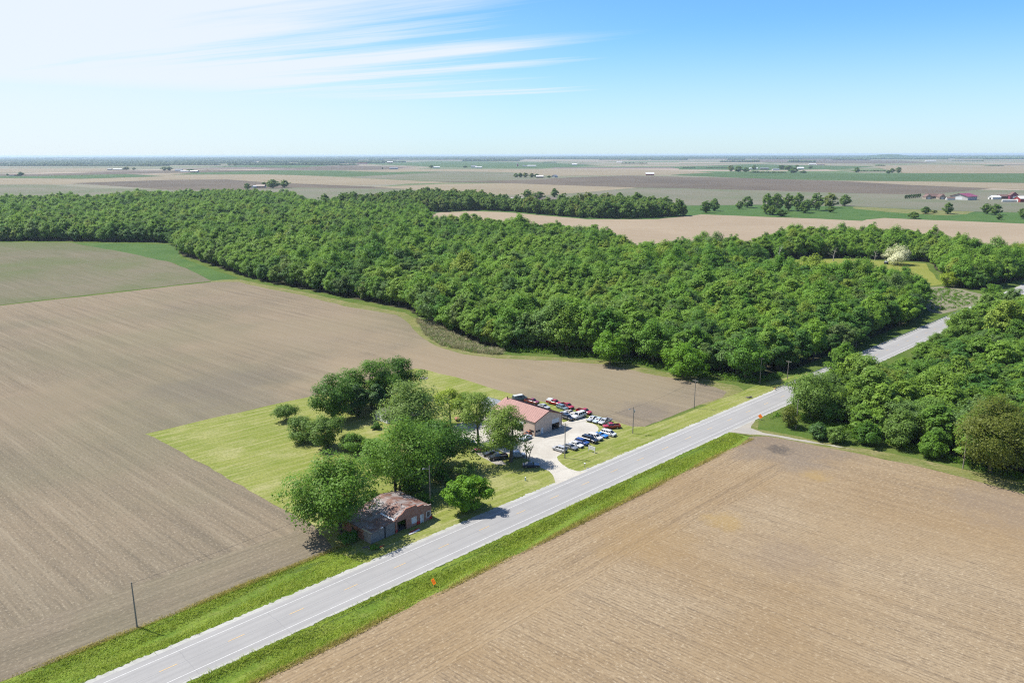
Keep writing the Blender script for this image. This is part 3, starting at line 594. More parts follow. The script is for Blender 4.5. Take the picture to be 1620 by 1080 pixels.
rng = np.random.default_rng(7)
allp = []            # x, y, scale, kind set, index
def plant(poly, s, seed, kinds, lo, hi, code):
    q = scatter(poly, s, seed); r = np.random.default_rng(seed + 1); n = len(q)
    sc = r.uniform(lo, hi, n) * (1 + 0.13 * np.sin(q[:, 0] / 31 + 1.1) * np.sin(q[:, 1] / 24 + 0.4) + 0.24 * (r.random(n) < 0.07) - 0.22 * (r.random(n) < 0.10) + 0.07 * np.sin(q[:, 0] / 11.0 + q[:, 1] / 14.0))
    # neighbours tend to be of one kind: the wood is a patchwork of stands
    g = np.sin(q[:, 0] / 43 + 0.7) + np.sin(q[:, 1] / 35 + 2.1) + 0.8 * np.sin(q[:, 0] / 19 - q[:, 1] / 23) + r.normal(0, 0.75, n)
    kind = np.clip((np.argsort(np.argsort(g)) * kinds / max(1, n)).astype(int), 0, kinds - 1); stray = r.random(n) < 0.22; kind = np.where(stray, r.integers(0, kinds, n), kind)
    return np.column_stack([q, sc, kind, np.full(n, code), r.uniform(0, 6.283, n)])
T_main = plant(W_MAIN, 6.4, 51, len(PROTO), 0.84, 1.12, 0)
T_row = plant(W_ROW, 7.2, 52, len(PROTO), 0.75, 1.12, 0)
T_right = plant(W_RIGHT, 6.3, 53, len(PROTO_R), 0.66, 1.08, 1)
T_belt = plant(W_BELT, 10.5, 54, len(PROTO_B), 1.0, 1.42, 2)
# low trees where the road shows behind them
u_, v_ = to_uv(T_right); T_right[((u_ > 352) & (u_ < 430)) | ((v_ > 45) & (u_ < 430)), 2] *= 1.12; T_right[(u_ > 440) & (v_ < 90), 2] *= 0.80
low = (u_ > 262) & (u_ < 360) & (v_ < 30); T_right[low, 2] *= 0.58
low = (u_ > 205) & (u_ < 262) & (v_ < 20); T_right[low, 2] *= 0.85
# the dense block near the road has the tallest trees
T_all = np.vstack([T_main, T_row, T_right])
dist = np.hypot(T_all[:, 0], T_all[:, 1]); near = np.argsort(dist)
seen = np.abs(T_all[:, 0] / T_all[:, 1]) < 0.70
near = [i for i in near if seen[i]][:262]
mask = np.ones(len(T_all), bool); mask[near] = False; mask &= np.abs(T_all[:, 0] / T_all[:, 1]) < 0.95

def add_tree(name, crown, trunk, loc, rz, sc, label, cat='tree', group=None):
    e = empty(name, (loc[0], loc[1], 0.0), rz, label=label, cat=cat, group=group); e.scale = (sc, sc, sc)
    link('trunk', trunk, e); link('crown', crown, e); return e
used = {}
def seg_dist(p, poly):
    best = 1e9
    for a, b in zip(poly[:-1], poly[1:]):
        d = b - a; t = np.clip(((p - a) @ d) / (d @ d), 0, 1); best = min(best, np.linalg.norm(p - a - d * t))
    return best
def nth(k): return '%d%s' % (k, 'th' if 10 <= k % 100 <= 20 else {1: 'st', 2: 'nd', 3: 'rd'}.get(k % 10, 'th'))
EDGE_MAIN = [np.array(p) for p in W_MAIN[8:19]]; EDGE_ROAD = [np.array(p) for p in W_MAIN[18:22]]; EDGE_R = [np.array(p) for p in W_RIGHT[:8]]; EDGE_RR = [np.array(p) for p in W_RIGHT[12:]]
rows_of = {}
for i in near:
    x, y, code = T_all[i, 0], T_all[i, 1], T_all[i, 4]; p = np.array([x, y]); u, v = to_uv(p)
    if code == 1: key = ('r', 'front') if seg_dist(p, EDGE_R) < 5.5 else ('r', 'road') if seg_dist(p, EDGE_RR) < 5.0 else ('r', 'in')
    else: key = ('m', 'front') if seg_dist(p, EDGE_MAIN) < 6.0 else ('m', 'road') if seg_dist(p, EDGE_ROAD) < 6.0 else ('m', 'in')
    rows_of.setdefault(key, []).append((x if key[1] != 'road' else u, i))
TEXT = {('r', 'front'): ('%s tree from the left along the stubble-field front of the right-hand thicket', 'front trees of the right-hand thicket'),
        ('r', 'road'): ('%s tree from the orange sign along the road side of the right-hand thicket', 'road-side trees of the right-hand thicket'),
        ('r', 'in'): ('leafy tree deep inside the right-hand thicket', 'trees inside the right-hand thicket'),
        ('m', 'front'): ('%s tree leftward from the guardrail end along the front of the main wood', 'front row of the main wood'),
        ('m', 'road'): ('%s tree from the guardrail end along the road side of the main wood', 'main wood trees beside the road'),
        ('m', 'in'): ('broadleaf tree packed behind the front row of the main wood', 'trees inside the near block of the main wood')}
for key, L in rows_of.items():
    L.sort(reverse=(key == ('m', 'front')))
    for rank, (_, i) in enumerate(L):
        x, y, sc, k, code, rz = T_all[i]; k = int(k); P = (PROTO, PROTO_R)[int(code)][k]; lab, grp = TEXT[key]
        if '%s' in lab: lab = lab % nth(rank + 1)
        e = add_tree('broadleaf_tree', P[0], P[1], (x, y), rz, sc, lab, group=grp); used.setdefault((int(code), k), e)

def instanced(name, T, protos, **kw):
    """one object: a point for every tree, each point carrying one of the tree kinds"""
    me = bpy.data.meshes.new(name); n = len(T)
    me.vertices.add(n); me.vertices.foreach_set('co', np.column_stack([T[:, 0], T[:, 1], np.zeros(n)]).astype(np.float32).ravel())
    for nm, typ, dat in (('tree_scale', 'FLOAT', T[:, 2]), ('tree_turn', 'FLOAT', T[:, 5]), ('tree_kind', 'INT', T[:, 3].astype(int))):
        a = me.attributes.new(nm, typ, 'POINT'); a.data.foreach_set('value', dat.astype(np.int32 if typ == 'INT' else np.float32))
    o = link(name, me, **kw)
    ng = bpy.data.node_groups.new(name, 'GeometryNodeTree')
    ng.interface.new_socket('Geometry', in_out='INPUT', socket_type='NodeSocketGeometry'); ng.interface.new_socket('Geometry', in_out='OUTPUT', socket_type='NodeSocketGeometry')
    N, L = ng.nodes, ng.links
    gi = N.new('NodeGroupInput'); go = N.new('NodeGroupOutput'); iop = N.new('GeometryNodeInstanceOnPoints'); iop.inputs['Pick Instance'].default_value = True
    jn = N.new('GeometryNodeJoinGeometry')
    for root in reversed(protos):
        j2 = N.new('GeometryNodeJoinGeometry')
        for ch in root:
            oi = N.new('GeometryNodeObjectInfo'); oi.transform_space = 'ORIGINAL'; oi.inputs[0].default_value = ch; oi.inputs['As Instance'].default_value = False
            L.new(oi.outputs['Geometry'], j2.inputs[0])
        gt = N.new('GeometryNodeGeometryToInstance'); L.new(j2.outputs[0], gt.inputs[0]); L.new(gt.outputs[0], jn.inputs[0])
    def attr(nm, t):
        a = N.new('GeometryNodeInputNamedAttribute'); a.data_type = t; a.inputs[0].default_value = nm; return a.outputs[0]
    m2p = N.new('GeometryNodeMeshToPoints'); L.new(gi.outputs[0], m2p.inputs[0]); L.new(m2p.outputs[0], iop.inputs['Points'])
    L.new(jn.outputs[0], iop.inputs['Instance']); L.new(attr('tree_kind', 'INT'), iop.inputs['Instance Index'])
    L.new(attr('tree_scale', 'FLOAT'), iop.inputs['Scale'])
    cx = N.new('ShaderNodeCombineXYZ'); L.new(attr('tree_turn', 'FLOAT'), cx.inputs[2]); L.new(cx.outputs[0], iop.inputs['Rotation'])
    L.new(iop.outputs[0], go.inputs[0])
    md = o.modifiers.new('trees', 'NODES'); md.node_group = ng; return o
def kids(e): return [c for c in e.children] if e.children else [o for o in bpy.data.objects if o.parent == e]
bpy.context.view_layer.update()
for code, PR, nm, lab in ((0, PROTO, 'woodland', 'dense green broadleaf woodland stretching away behind the tilled field'), (1, PROTO_R, 'thicket', 'dense mass of low trees on the right side of the road')):
    T = T_all[mask & (T_all[:, 4] == code)]
    ids = sorted(k for c, k in used if c == code); remap = {k: j for j, k in enumerate(ids)}
    T = T.copy(); T[:, 3] = [remap.get(int(k), int(k) % len(ids)) for k in T[:, 3]]
    instanced(nm, T, [kids(used[(code, k)]) for k in ids], label=lab, cat='woodland', kind='stuff')

# ------------------------------------------------------------------ trees standing on their own
def leaf_kind(name, a, b, **kw): return leafmat(name, a, b, **kw)
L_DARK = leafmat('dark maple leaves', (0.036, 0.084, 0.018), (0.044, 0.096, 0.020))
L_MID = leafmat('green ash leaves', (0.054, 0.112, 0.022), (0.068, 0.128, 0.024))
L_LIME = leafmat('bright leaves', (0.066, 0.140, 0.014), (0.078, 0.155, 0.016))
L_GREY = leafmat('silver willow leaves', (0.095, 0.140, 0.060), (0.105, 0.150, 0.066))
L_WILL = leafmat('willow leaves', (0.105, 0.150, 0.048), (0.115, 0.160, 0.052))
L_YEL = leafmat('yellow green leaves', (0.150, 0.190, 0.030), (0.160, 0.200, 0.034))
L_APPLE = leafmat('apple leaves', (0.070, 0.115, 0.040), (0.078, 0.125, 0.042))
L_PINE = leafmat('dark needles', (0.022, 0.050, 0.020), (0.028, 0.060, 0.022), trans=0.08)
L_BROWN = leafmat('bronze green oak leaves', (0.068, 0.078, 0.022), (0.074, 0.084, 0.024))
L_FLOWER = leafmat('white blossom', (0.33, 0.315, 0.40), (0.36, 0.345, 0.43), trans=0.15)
L_TWIG = leafmat('grey brush twigs', (0.170, 0.150, 0.170), (0.200, 0.175, 0.195), trans=0.10)

def solo(seed, name, base, top_y, hw, leaf, label, z0f=0.14, n=7000, ls=0.25, nc=48, cx=None, group=None, hscale=1.0, **kw):
    """a tree by the pixel of its foot, the row of its top and its half width in the photo"""
    q = gp(*base); k = mpp(*base); h = height_at(base, top_y) * hscale; r = hw * k * 1.10; n = int(n * 1.55); ls = ls * 0.9
    cr, tk = tree_meshes(seed, h, r, h * z0f, nc, n, ls, leaf, rag=kw.pop('rag', 1.2), clump_k=kw.pop('clump_k', 1.25), **kw)
    if cx is not None:
        off = (cx - base[0]) * k; co = np.empty(len(cr.vertices) * 3, np.float32); cr.vertices.foreach_get('co', co); co[0::3] += off; cr.vertices.foreach_set('co', co)
    return add_tree(name, cr, tk, q, 0.0, 1.0, label, group=group)
FG = 'yard trees round the house and garage'
solo(201, 'apple_tree', (454, 665), 640, 17, L_APPLE, 'small round apple tree alone at the far left of the mown yard', n=5200, ls=0.17, z0f=0.28, group=FG)
solo(202, 'apple_tree', (478, 699), 656, 21, L_APPLE, 'olive-green spreading shrub tree nearest the lone apple tree', n=6000, ls=0.2, z0f=0.05, group=FG)
solo(203, 'apple_tree', (519, 709), 652, 23, L_APPLE, 'upright dusty green tree between the spreading shrub and the big left maple', n=7500, ls=0.2, z0f=0.06, group=FG)
solo(204, 'maple_tree', (530, 664), 588, 31, L_DARK, 'dark green maple on the left of the cluster behind the white house', n=9500, z0f=0.06, group=FG)
solo(205, 'spruce_tree', (567, 660), 603, 15, L_PINE, 'dark narrow spruce in the gap left of the white house', n=6000, ls=0.2, z0f=0.03, top=0.25, group=FG)
solo(206, 'maple_tree', (588, 646), 567, 34, L_MID, 'tallest mid green maple at the back of the yard against the field', n=9500, z0f=0.10, group=FG)
solo(207, 'maple_tree', (556, 646), 582, 28, L_MID, 'mid green maple squeezed behind the dark left maple', n=7500, z0f=0.10, group=FG)
solo(208, 'oak_tree', (631, 628), 564, 29, L_DARK, 'round dark oak at the right end of the back row, next to the burnt ring', n=9500, z0f=0.12, group=FG)
solo(209, 'spruce_tree', (597, 658), 607, 13, L_PINE, 'nearly black spruce directly behind the white house', n=5000, ls=0.2, z0f=0.25, top=0.3, group=FG)
solo(210, 'silver_maple', (650, 700), 602, 45, L_GREY, 'large grey-green silver maple overhanging the white house', n=12500, z0f=0.18, nc=60, group=FG)
solo(211, 'plum_tree', (560, 713), 686, 20, L_MID, 'low wide fruit tree between the two big front trees', n=5500, ls=0.2, z0f=0.1, group=FG)
solo(213, 'multi_stem_tree', (628, 775), 664, 54, L_MID, 'big tree with several splayed trunks behind the brick garage', n=15000, z0f=0.13, nc=74, forks=3, tr=0.55, limbs=9, cx=640, group=FG)
solo(214, 'maple_tree', (692, 742), 660, 43, L_DARK, 'dark maple right of the splayed tree, shading the yard drive', n=11000, z0f=0.12, nc=60, group=FG)
solo(215, 'maple_tree', (538, 842), 712, 56, L_MID, 'largest maple in front, leaning over the rusty roof of the brick garage', n=18000, z0f=0.10, nc=84, tr=0.5, cx=529, group=FG, hscale=0.98)
solo(216, 'round_maple', (738, 808), 750, 26, L_LIME, 'round bright green maple beside the road', n=11000, z0f=0.07, nc=56, ls=0.24, group=FG)
solo(217, 'ash_tree', (737, 757), 729, 15, L_GREY, 'small grayish sapling just behind the round bright maple', n=3200, ls=0.2, z0f=0.1, group=FG)
solo(218, 'willow_tree', (808, 730), 638, 32, L_WILL, 'willow with thick dark trunk in front of the metal shop', n=10500, z0f=0.22, nc=58, cx=799, ls=0.22, droop=0.5, tr=0.6, core=0.2, group=FG)
solo(219, 'willow_tree', (757, 703), 618, 29, L_WILL, 'airy willow standing at the edge of the white gravel lot', n=7500, z0f=0.36, nc=44, cx=752, ls=0.21, droop=0.4, tr=0.45, core=0.15, group=FG)
solo(220, 'locust_tree', (713, 672), 615, 21, L_YEL, 'thin yellow-green locust with a straight dark trunk', n=4200, z0f=0.42, nc=34, ls=0.21, core=0.15, group=FG)
solo(221, 'locust_tree', (733, 668), 622, 18, L_MID, 'slim mid green tree just right of the yellow-green locust', n=3400, z0f=0.40, nc=30, ls=0.2, group=FG)
solo(222, 'sapling', (834.5, 726), 690, 8, L_WILL, 'nearly leafless forked sapling beside the lot entrance', n=330, ls=0.17, z0f=0.2, nc=34, forks=2, tr=0.28, limbs=6, clump_k=1.6, rag=2.2, core=0.6, group=FG)
solo(223, 'round_shrub', (596, 678), 667, 7.5, L_DARK, 'clipped round shrub on the lawn in front of the white house', n=2600, ls=0.15, z0f=0.02, nc=26, rag=0.5, group=FG)
solo(224, 'lilac_bush', (700, 760), 742, 13, L_DARK, 'low dark bush in the shade between the dark maple and round maple', n=3000, ls=0.18, z0f=0.02, nc=26, group=FG)
solo(225, 'maple_tree', (600, 742), 692, 24, L_MID, 'mid-size maple filling the gap left of the splayed tree', n=6500, z0f=0.06, group=FG)
solo(226, 'maple_tree', (668, 712), 655, 30, L_MID, 'leafy maple between the silver maple and dark maple', n=8000, z0f=0.1, group=FG)
solo(227, 'maple_tree', (610, 640), 585, 22, L_DARK, 'dark maple behind the house between the tall maple and round oak', n=6000, z0f=0.1, group=FG)
solo(228, 'box_elder', (655, 775), 735, 24, L_DARK, 'low shaded tree right of the splayed trunks behind the garage', n=5000, z0f=0.05, group=FG)
for i, (bx_, by_, ty_, hw_, lf_, lab_) in enumerate([
    (552, 858, 838, 13, L_DARK, 'bushy growth against the left end wall of the brick garage'),
    (634, 829, 815, 6, L_LIME, 'shrub growing in the open doorway of the brick garage'),
    (592, 868, 862, 5, L_MID, 'weedy clump at the front left corner of the brick garage'),
    (672, 795, 777, 13, L_MID, 'undergrowth behind the right end of the brick garage'),
    (590, 800, 778, 20, L_DARK, 'dark bush covering the back roof edge of the brick garage')]):
    solo(240 + i, 'wild_shrub', (bx_, by_), ty_, hw_, lf_, lab_, n=2400, ls=0.2, z0f=0.0, nc=26, group='shrubs crowding the brick garage')
RG = 'trees along the near edge of the right-hand thicket'
solo(250, 'oak_tree', (1284, 664), 588, 33, L_APPLE, 'wide oak nearest the orange sign on the far right roadside', n=11500, z0f=0.16, nc=60, group=RG)
solo(251, 'cedar_tree', (1248, 676), 640, 13, L_BROWN, 'thin bronze cedar left of the wide roadside oak', n=2600, z0f=0.05, top=0.35, ls=0.2, group=RG)
solo(252, 'juniper_bush', (1294, 694), 668, 12.5, L_PINE, 'dark egg-shaped juniper by the mown strip, left one of two', n=4200, ls=0.2, z0f=0.02, rag=0.6, group=RG)
solo(253, 'juniper_bush', (1323, 699), 671, 15, L_APPLE, 'paler rounded juniper by the mown strip, right one of two', n=4500, ls=0.2, z0f=0.02, rag=0.6, group=RG)
solo(254, 'hawthorn_tree', (1372, 703), 667, 17, L_DARK, 'small dark hawthorn standing forward of the thicket', n=5000, z0f=0.05, group=RG)
solo(255, 'ash_tree', (1424, 704), 650, 24, L_APPLE, 'grey-green ash at the middle of the thicket front', n=7500, z0f=0.05, group=RG)
solo(256, 'young_maple', (1470, 722), 680, 16, L_MID, 'young pointed maple just left of the roadside pole at far right', n=5000, z0f=0.04, top=0.35, group=RG)
solo(257, 'oak_tree', (1566, 746), 622, 47, L_BROWN, 'large bronze-green oak at the right edge, biggest in the thicket front', n=17000, z0f=0.05, nc=80, tr=0.6, group=RG)
solo(258, 'green_ash', (1452, 690), 640, 20, L_LIME, 'fresh green tree behind the grey-green ash', n=6500, z0f=0.05, group=RG)
solo(259, 'blossom_tree', (1420, 419), 389, 17, L_FLOWER, 'white blossoming tree beside the yellow meadow', n=5200, ls=0.32, z0f=0.06, top=0.3)
solo(260, 'yellow_willow', (1499, 454), 428, 11, L_YEL, 'yellow-green willow at the right end of the yellow meadow', n=3600, ls=0.3, z0f=0.04)
solo(261, 'round_maple', (1080, 597), 541, 27, L_LIME, 'light green tree standing out from the front of the main wood', n=8500, ls=0.3, z0f=0.04)
solo(262, 'round_maple', (965, 577), 525, 22, L_LIME, 'smaller light green tree on the front of the main wood left of the other', n=7000, ls=0.3, z0f=0.04)
solo(263, 'roadside_tree', (1568, 471), 449, 10, L_MID, 'single small tree hiding the road bend at upper right', n=3500, ls=0.28, z0f=0.05)
solo(264, 'roadside_tree', (1330, 606), 541, 19, L_MID, 'upright tree at the road edge hiding part of the guardrail', n=6500, ls=0.26, z0f=0.08)

def dead_tree(seed, base, top_y, label):
    rng = np.random.default_rng(seed); h = height_at(base, top_y); q = gp(*base); m = MB()
    tip = np.array([rng.normal(0, 0.06 * h), rng.normal(0, 0.06 * h), h]); m.tube((0, 0, -0.2), tuple(tip * 0.55), 0.035 * h, 0.02 * h, 6); m.tube(tuple(tip * 0.55), tuple(tip), 0.02 * h, 0.005 * h, 5)
    e = empty('dead_tree', (q[0], q[1], 0), 0.0, label=label, cat='tree', group='bleached dead trees in the woods'); m.build('trunk', M_DEAD, e)
    for k in range(7):
        b = MB(); a = tip * rng.uniform(0.3, 0.85); d = np.array([rng.normal(), rng.normal(), rng.uniform(0.3, 1.0)]); d /= np.linalg.norm(d); L = h * rng.uniform(0.18, 0.36)
        c = a + d * L; b.tube(tuple(a), tuple(c), 0.012 * h, 0.006 * h, 5); b.tube(tuple(c), tuple(c + (d + rng.normal(0, 0.5, 3)) * L * 0.5), 0.006 * h, 0.002 * h, 4); b.tube(tuple(c), tuple(c + (d + rng.normal(0, 0.6, 3)) * L * 0.4), 0.005 * h, 0.002 * h, 4)
        b.build('limb', M_DEAD, e)
for i, (b_, t_, l_) in enumerate([((1232, 414), 388, 'bare white snag at the left end of the yellow meadow'), ((1318, 413), 391, 'forked bleached snag above the yellow meadow'), ((1384, 412), 396, 'leaning bare snag just left of the blossoming tree'), ((1310, 440), 418, 'pale dead tree poking out of the near wood below the meadow'), ((332, 385), 362, 'grey leafless tree above the left end of the main wood')]): dead_tree(300 + i, b_, t_, l_)

# belt of trees beyond the pale field and the groves of the plain
def far_tree(base, top_y, hw, label, group, k, dark=False):
    P = PROTO_B[k % len(PROTO_B)]; q = gp(*base); h = max(3.0, height_at(base, top_y)); r = hw * mpp(*base)
    e = add_tree('grove_tree', P[0], P[1], q, k * 1.7, 1.0, label, group=group); e.scale = (r / 6.3, r / 6.3, h / P[2]); return e
order = np.argsort(np.hypot(T_belt[:, 0], T_belt[:, 1])); belt_near = order[:26]; protoB = {}
for i in belt_near:
    x, y, sc, k, code, rz = T_belt[i]; P = PROTO_B[int(k)]
    e = add_tree('belt_tree', P[0], P[1], (x, y), rz, sc, 'front tree of the belt along the far side of the pale field', group='front trees of the far tree belt'); protoB.setdefault(int(k), e)
rest = np.ones(len(T_belt), bool); rest[belt_near] = False
ids = sorted(protoB); TB = T_belt[rest].copy(); TB[:, 3] = [ids.index(int(k)) if int(k) in ids else 0 for k in TB[:, 3]]
bpy.context.view_layer.update()
instanced('tree_belt', TB, [kids(protoB[k]) for k in ids], label='long dark belt of trees beyond the pale field', cat='woodland', kind='stuff')
GROVES = [
    ('grove tree standing on the green meadow beyond the pale field', 'meadow grove', [(1212, 339, 307, 10), (1228, 334, 306, 10), (1247, 333, 305, 10), (1262, 334, 306, 9), (1276, 332, 317, 7), (1291, 333, 304, 11), (1313, 329, 306, 10), (1222, 340, 325, 9), (1236, 342, 330, 11), (1273, 337, 318, 10)]),
    ('single round tree right of the meadow grove', None, [(1336, 326, 308, 7.5)]),
    ('low pale bush in front of the meadow grove', None, [(1314, 336, 326, 7)]),
    ('round meadow tree between the belt and the meadow grove', 'pair groups left of the meadow grove', [(1117, 337, 318, 9), (1130, 334, 314, 8), (1170, 331, 317, 7), (1182, 328.5, 311, 10)]),
    ('small tree on the hay strip below the brown-roofed farmhouse', 'hay strip trees', [(1464, 338, 327, 7), (1478, 337, 332, 4), (1499, 338.5, 321, 8)]),
    ('brownish bush on the edge of the pale field', None, [(1445, 346, 335, 7)]),
    ('tree of the clump below the red barn', 'clump below the red barn', [(1560, 339, 321, 7), (1574, 340, 323, 8), (1580, 347.5, 338, 4)]),
    ('tree cut by the right edge of the picture', None, [(1617, 346, 328, 6)]),
    ('tree round the farmhouse behind the left part of the wood', 'farmhouse trees behind the wood', [(391.7, 300, 290, 6), (431.7, 298, 284, 9), (450, 297, 284, 8), (418, 294, 288, 4), (447, 303, 299, 4)]),
    ('lone crown rising above the left skyline of the wood', None, [(322, 309, 298, 8)]),
    ('tree of the row in the middle of the plain', 'tree row in mid plain', [(816, 281, 274, 4), (823, 281, 273.5, 4), (831, 281, 272.5, 4.5), (841, 281, 274, 4.5), (849, 281, 275, 4)]),
    ('tree beside the long white roof above the belt', 'trees by the long white roof', [(835, 315, 299, 9), (853, 315, 303, 9), (877, 312, 298, 6)]),
    ('tree of the long hedged farmstead on the right of the plain', 'farmstead trees on the right plain', [(1156, 271.5, 261, 5), (1168, 272.5, 262.5, 7), (1180, 272.5, 265, 5), (1193, 269, 260.5, 3.5), (1237, 268, 261.5, 7), (1248, 269, 262, 7), (1255, 274, 265, 8), (1261, 267, 261, 3), (1271, 274, 270, 5), (1282, 267, 262.5, 4)]),
    ('thin tall tree of the open row on the far green crop', 'open row on the far green crop', [(1355, 273, 265, 5), (1405, 275, 269, 3), (1411, 274, 265.5, 3.5), (1421, 274, 264.5, 4.5)]),
    ('tree at the small farm on the far left', 'far left farm trees', [(33, 278.5, 272, 4), (12, 278, 274.5, 2)]),
    ('tree at the white sheds on the left plain', 'white shed trees', [(200, 269, 264, 6), (212, 269, 265, 2.5)]),
    ('tree left of the twin pale barns on the left plain', 'twin barn trees', [(260, 270, 263.5, 5), (268, 270, 264, 4.5), (302, 270.5, 267.5, 6)]),
    ('far tree by the distant farms left of centre', 'distant farm trees', [(363, 262, 257.5, 3.5), (372, 262, 258, 5), (682, 266, 261, 4), (736, 265.5, 262, 4), (605, 267.5, 265, 2), (868.5, 281.5, 278, 3)]),
]
k = 0
for lab, grp, L in GROVES:
    for (x, y, ty, hw) in L: far_tree((x, y), ty, hw, lab, grp, k); k += 1
con = tree_meshes(330, 8.0, 2.6, 0.2, 26, 900, 0.5, L_PINE, top=0.2, rag=0.4)
for i in range(8): add_tree('hedge_conifer', con[0], con[1], gp(1432.5 + i * 3.2, 314.6 - i * 0.32), i, 1.0, 'dark blue-green conifer in the hedge left of the brown-roofed farmhouse', group='conifer hedge')

# brush at the bend of the field edge: grey stems and young growth
def brush(name, poly, n, seed, leaf, h, label, ls=0.22, per=34, stems=False):
    rng = np.random.default_rng(seed); P = np.array(poly); lo, hi = P.min(0), P.max(0); q = rng.uniform(lo, hi, (n * 6, 2)); q = q[inside(q, poly)][:n]
    idx = rng.integers(0, len(q), len(q) * per); c = q[idx]; hh = rng.uniform(0.5, 1.0, len(q))[idx] * h
    z = rng.random(len(idx)) * hh; sp = 0.35 + 0.55 * np.sin(np.pi * np.clip(z / hh, 0, 1)); a = rng.uniform(0, 6.283, len(idx))
    p = np.column_stack([c[:, 0] + np.cos(a) * sp, c[:, 1] + np.sin(a) * sp, z + 0.05])
    N = np.column_stack([np.cos(a), np.sin(a), rng.uniform(0.1, 1.0, len(idx))]) + rng.normal(0, 0.5, (len(idx), 3))
    V, Q = leaf_quads(rng, p, N, ls)
    if stems:      # bare stems leaning outwards from each stool
        m_ = len(c); sp2 = rng.normal(0, 0.75, (m_, 2)) * hh[:, None]; base = c + rng.normal(0, 0.35, (m_, 2)); t_ = base + sp2; w2 = np.column_stack([-np.sin(a), np.cos(a)]) * 0.035
        V = np.stack([np.column_stack([base - w2, np.full(m_, 0.0)]), np.column_stack([base + w2, np.full(m_, 0.0)]), np.column_stack([t_ + w2 * 0.5, hh]), np.column_stack([t_ - w2 * 0.5, hh])], 1).reshape(-1, 3); Q = np.arange(4 * m_).reshape(m_, 4)
    return link(name, mesh_np(name, V, Q, leaf), label=label, cat='brush', kind='stuff')
brush('brushwood', px((658, 504), (690, 513), (720, 532), (760, 548), (800, 557), (790, 563), (740, 556), (700, 547), (672, 530)), 560, 71, L_TWIG, 1.7, 'grey leafless brushwood at the bend of the field edge', per=34, stems=True)
brush('young_growth', px((662, 507), (690, 513), (720, 532), (760, 548), (800, 557), (790, 563), (740, 556), (700, 547), (675, 532)), 260, 75, L_APPLE, 1.2, 'olive young growth among the grey brushwood')
brush('undergrowth', px((800, 556), (885, 561), (965, 568), (1045, 584), (1112, 595), (1180, 606), (1235, 600), (1238, 592), (1180, 597), (1110, 586), (1040, 574), (960, 558), (880, 552), (800, 548)), 700, 72, L_MID, 1.6, 'green undergrowth along the foot of the main wood')
brush('undergrowth', px((1212, 664), (1250, 655), (1275, 668), (1330, 690), (1400, 701), (1480, 722), (1560, 745), (1640, 764), (1640, 757), (1540, 732), (1400, 690), (1290, 660), (1250, 648)), 560, 73, L_MID, 1.3, 'rank green growth in front of the right-hand thicket')
brush('marsh_reeds', px((1464, 458), (1500, 455), (1552, 470), (1538, 480), (1490, 494), (1470, 488)), 300, 74, L_MID, 0.7, 'reeds and low growth in the small marsh by the road')

# ------------------------------------------------------------------ vehicles
M_GLASS = plain('dark car glass', (0.020, 0.026, 0.032), 0.08, 0.1, 1.0, spec=0.8)
M_TYRE = plain('tyre rubber', (0.018, 0.018, 0.019), 0.85, 0.2, 6.0)
M_RIM = plain('wheel rim metal', (0.38, 0.38, 0.39), 0.35, 0.1, 6.0, metal=0.7)
M_TRIM = plain('black plastic trim', (0.025, 0.025, 0.027), 0.6, 0.15, 4.0)
M_LAMPW = plain('headlamp glass', (0.55, 0.56, 0.57), 0.15, 0.05, 3.0, spec=0.6)
M_LAMPR = plain('tail lamp red', (0.30, 0.012, 0.010), 0.2, 0.05, 3.0, spec=0.6)
def paint(name, c, rough=0.28):
    return plain('car paint ' + name, c, rough, 0.05, 1.2, spec=0.5, coat=0.6)
PAINT = dict(silver=paint('silver', (0.40, 0.41, 0.42)), grey=paint('grey', (0.17, 0.18, 0.19)), white=paint('white', (0.66, 0.66, 0.65)), black=paint('black', (0.012, 0.012, 0.014)),
             blue=paint('blue', (0.02, 0.06, 0.23)), azure=paint('azure', (0.02, 0.17, 0.48)), red=paint('red', (0.36, 0.012, 0.022)), maroon=paint('maroon', (0.20, 0.018, 0.035)),
             darkblue=paint('dark blue', (0.012, 0.020, 0.055)), cream=paint('cream', (0.50, 0.46, 0.38)), rust=paint('rust', (0.30, 0.10, 0.045), 0.8), pale=paint('pale blue', (0.42, 0.50, 0.56)),
             slate=paint('slate', (0.13, 0.19, 0.22)), orange=paint('orange', (0.62, 0.12, 0.02)))
# kind: length, width, ground clearance, hood z, belt z, roof z, x of: hood front edge .. given as fractions of length from the front
KIND = dict(
    sedan=(4.75, 1.80, 0.22, 0.86, 0.96, 1.45, 0.30, 0.43, 0.70, 0.86, 0.98), coupe=(4.60, 1.82, 0.20, 0.84, 0.94, 1.34, 0.36, 0.48, 0.66, 0.86, 0.96),
    suv=(4.60, 1.86, 0.26, 1.02, 1.12, 1.72, 0.25, 0.38, 0.90, 0.985, 1.10), big_suv=(5.40, 2.02, 0.32, 1.12, 1.22, 1.92, 0.26, 0.36, 0.93, 0.985, 1.20),
    minivan=(5.00, 1.96, 0.22, 0.98, 1.08, 1.74, 0.15, 0.34, 0.92, 0.985, 1.06), van=(5.60, 2.02, 0.30, 1.15, 1.25, 2.10, 0.14, 0.28, 0.95, 0.99, 1.24), wagon=(4.80, 1.80, 0.22, 0.88, 0.98, 1.50, 0.28, 0.42, 0.88, 0.98, 0.98),
    pickup=(5.60, 1.98, 0.36, 1.10, 1.20, 1.82, 0.25, 0.35, 0.56, 0.62, 1.18))
CARM = {}
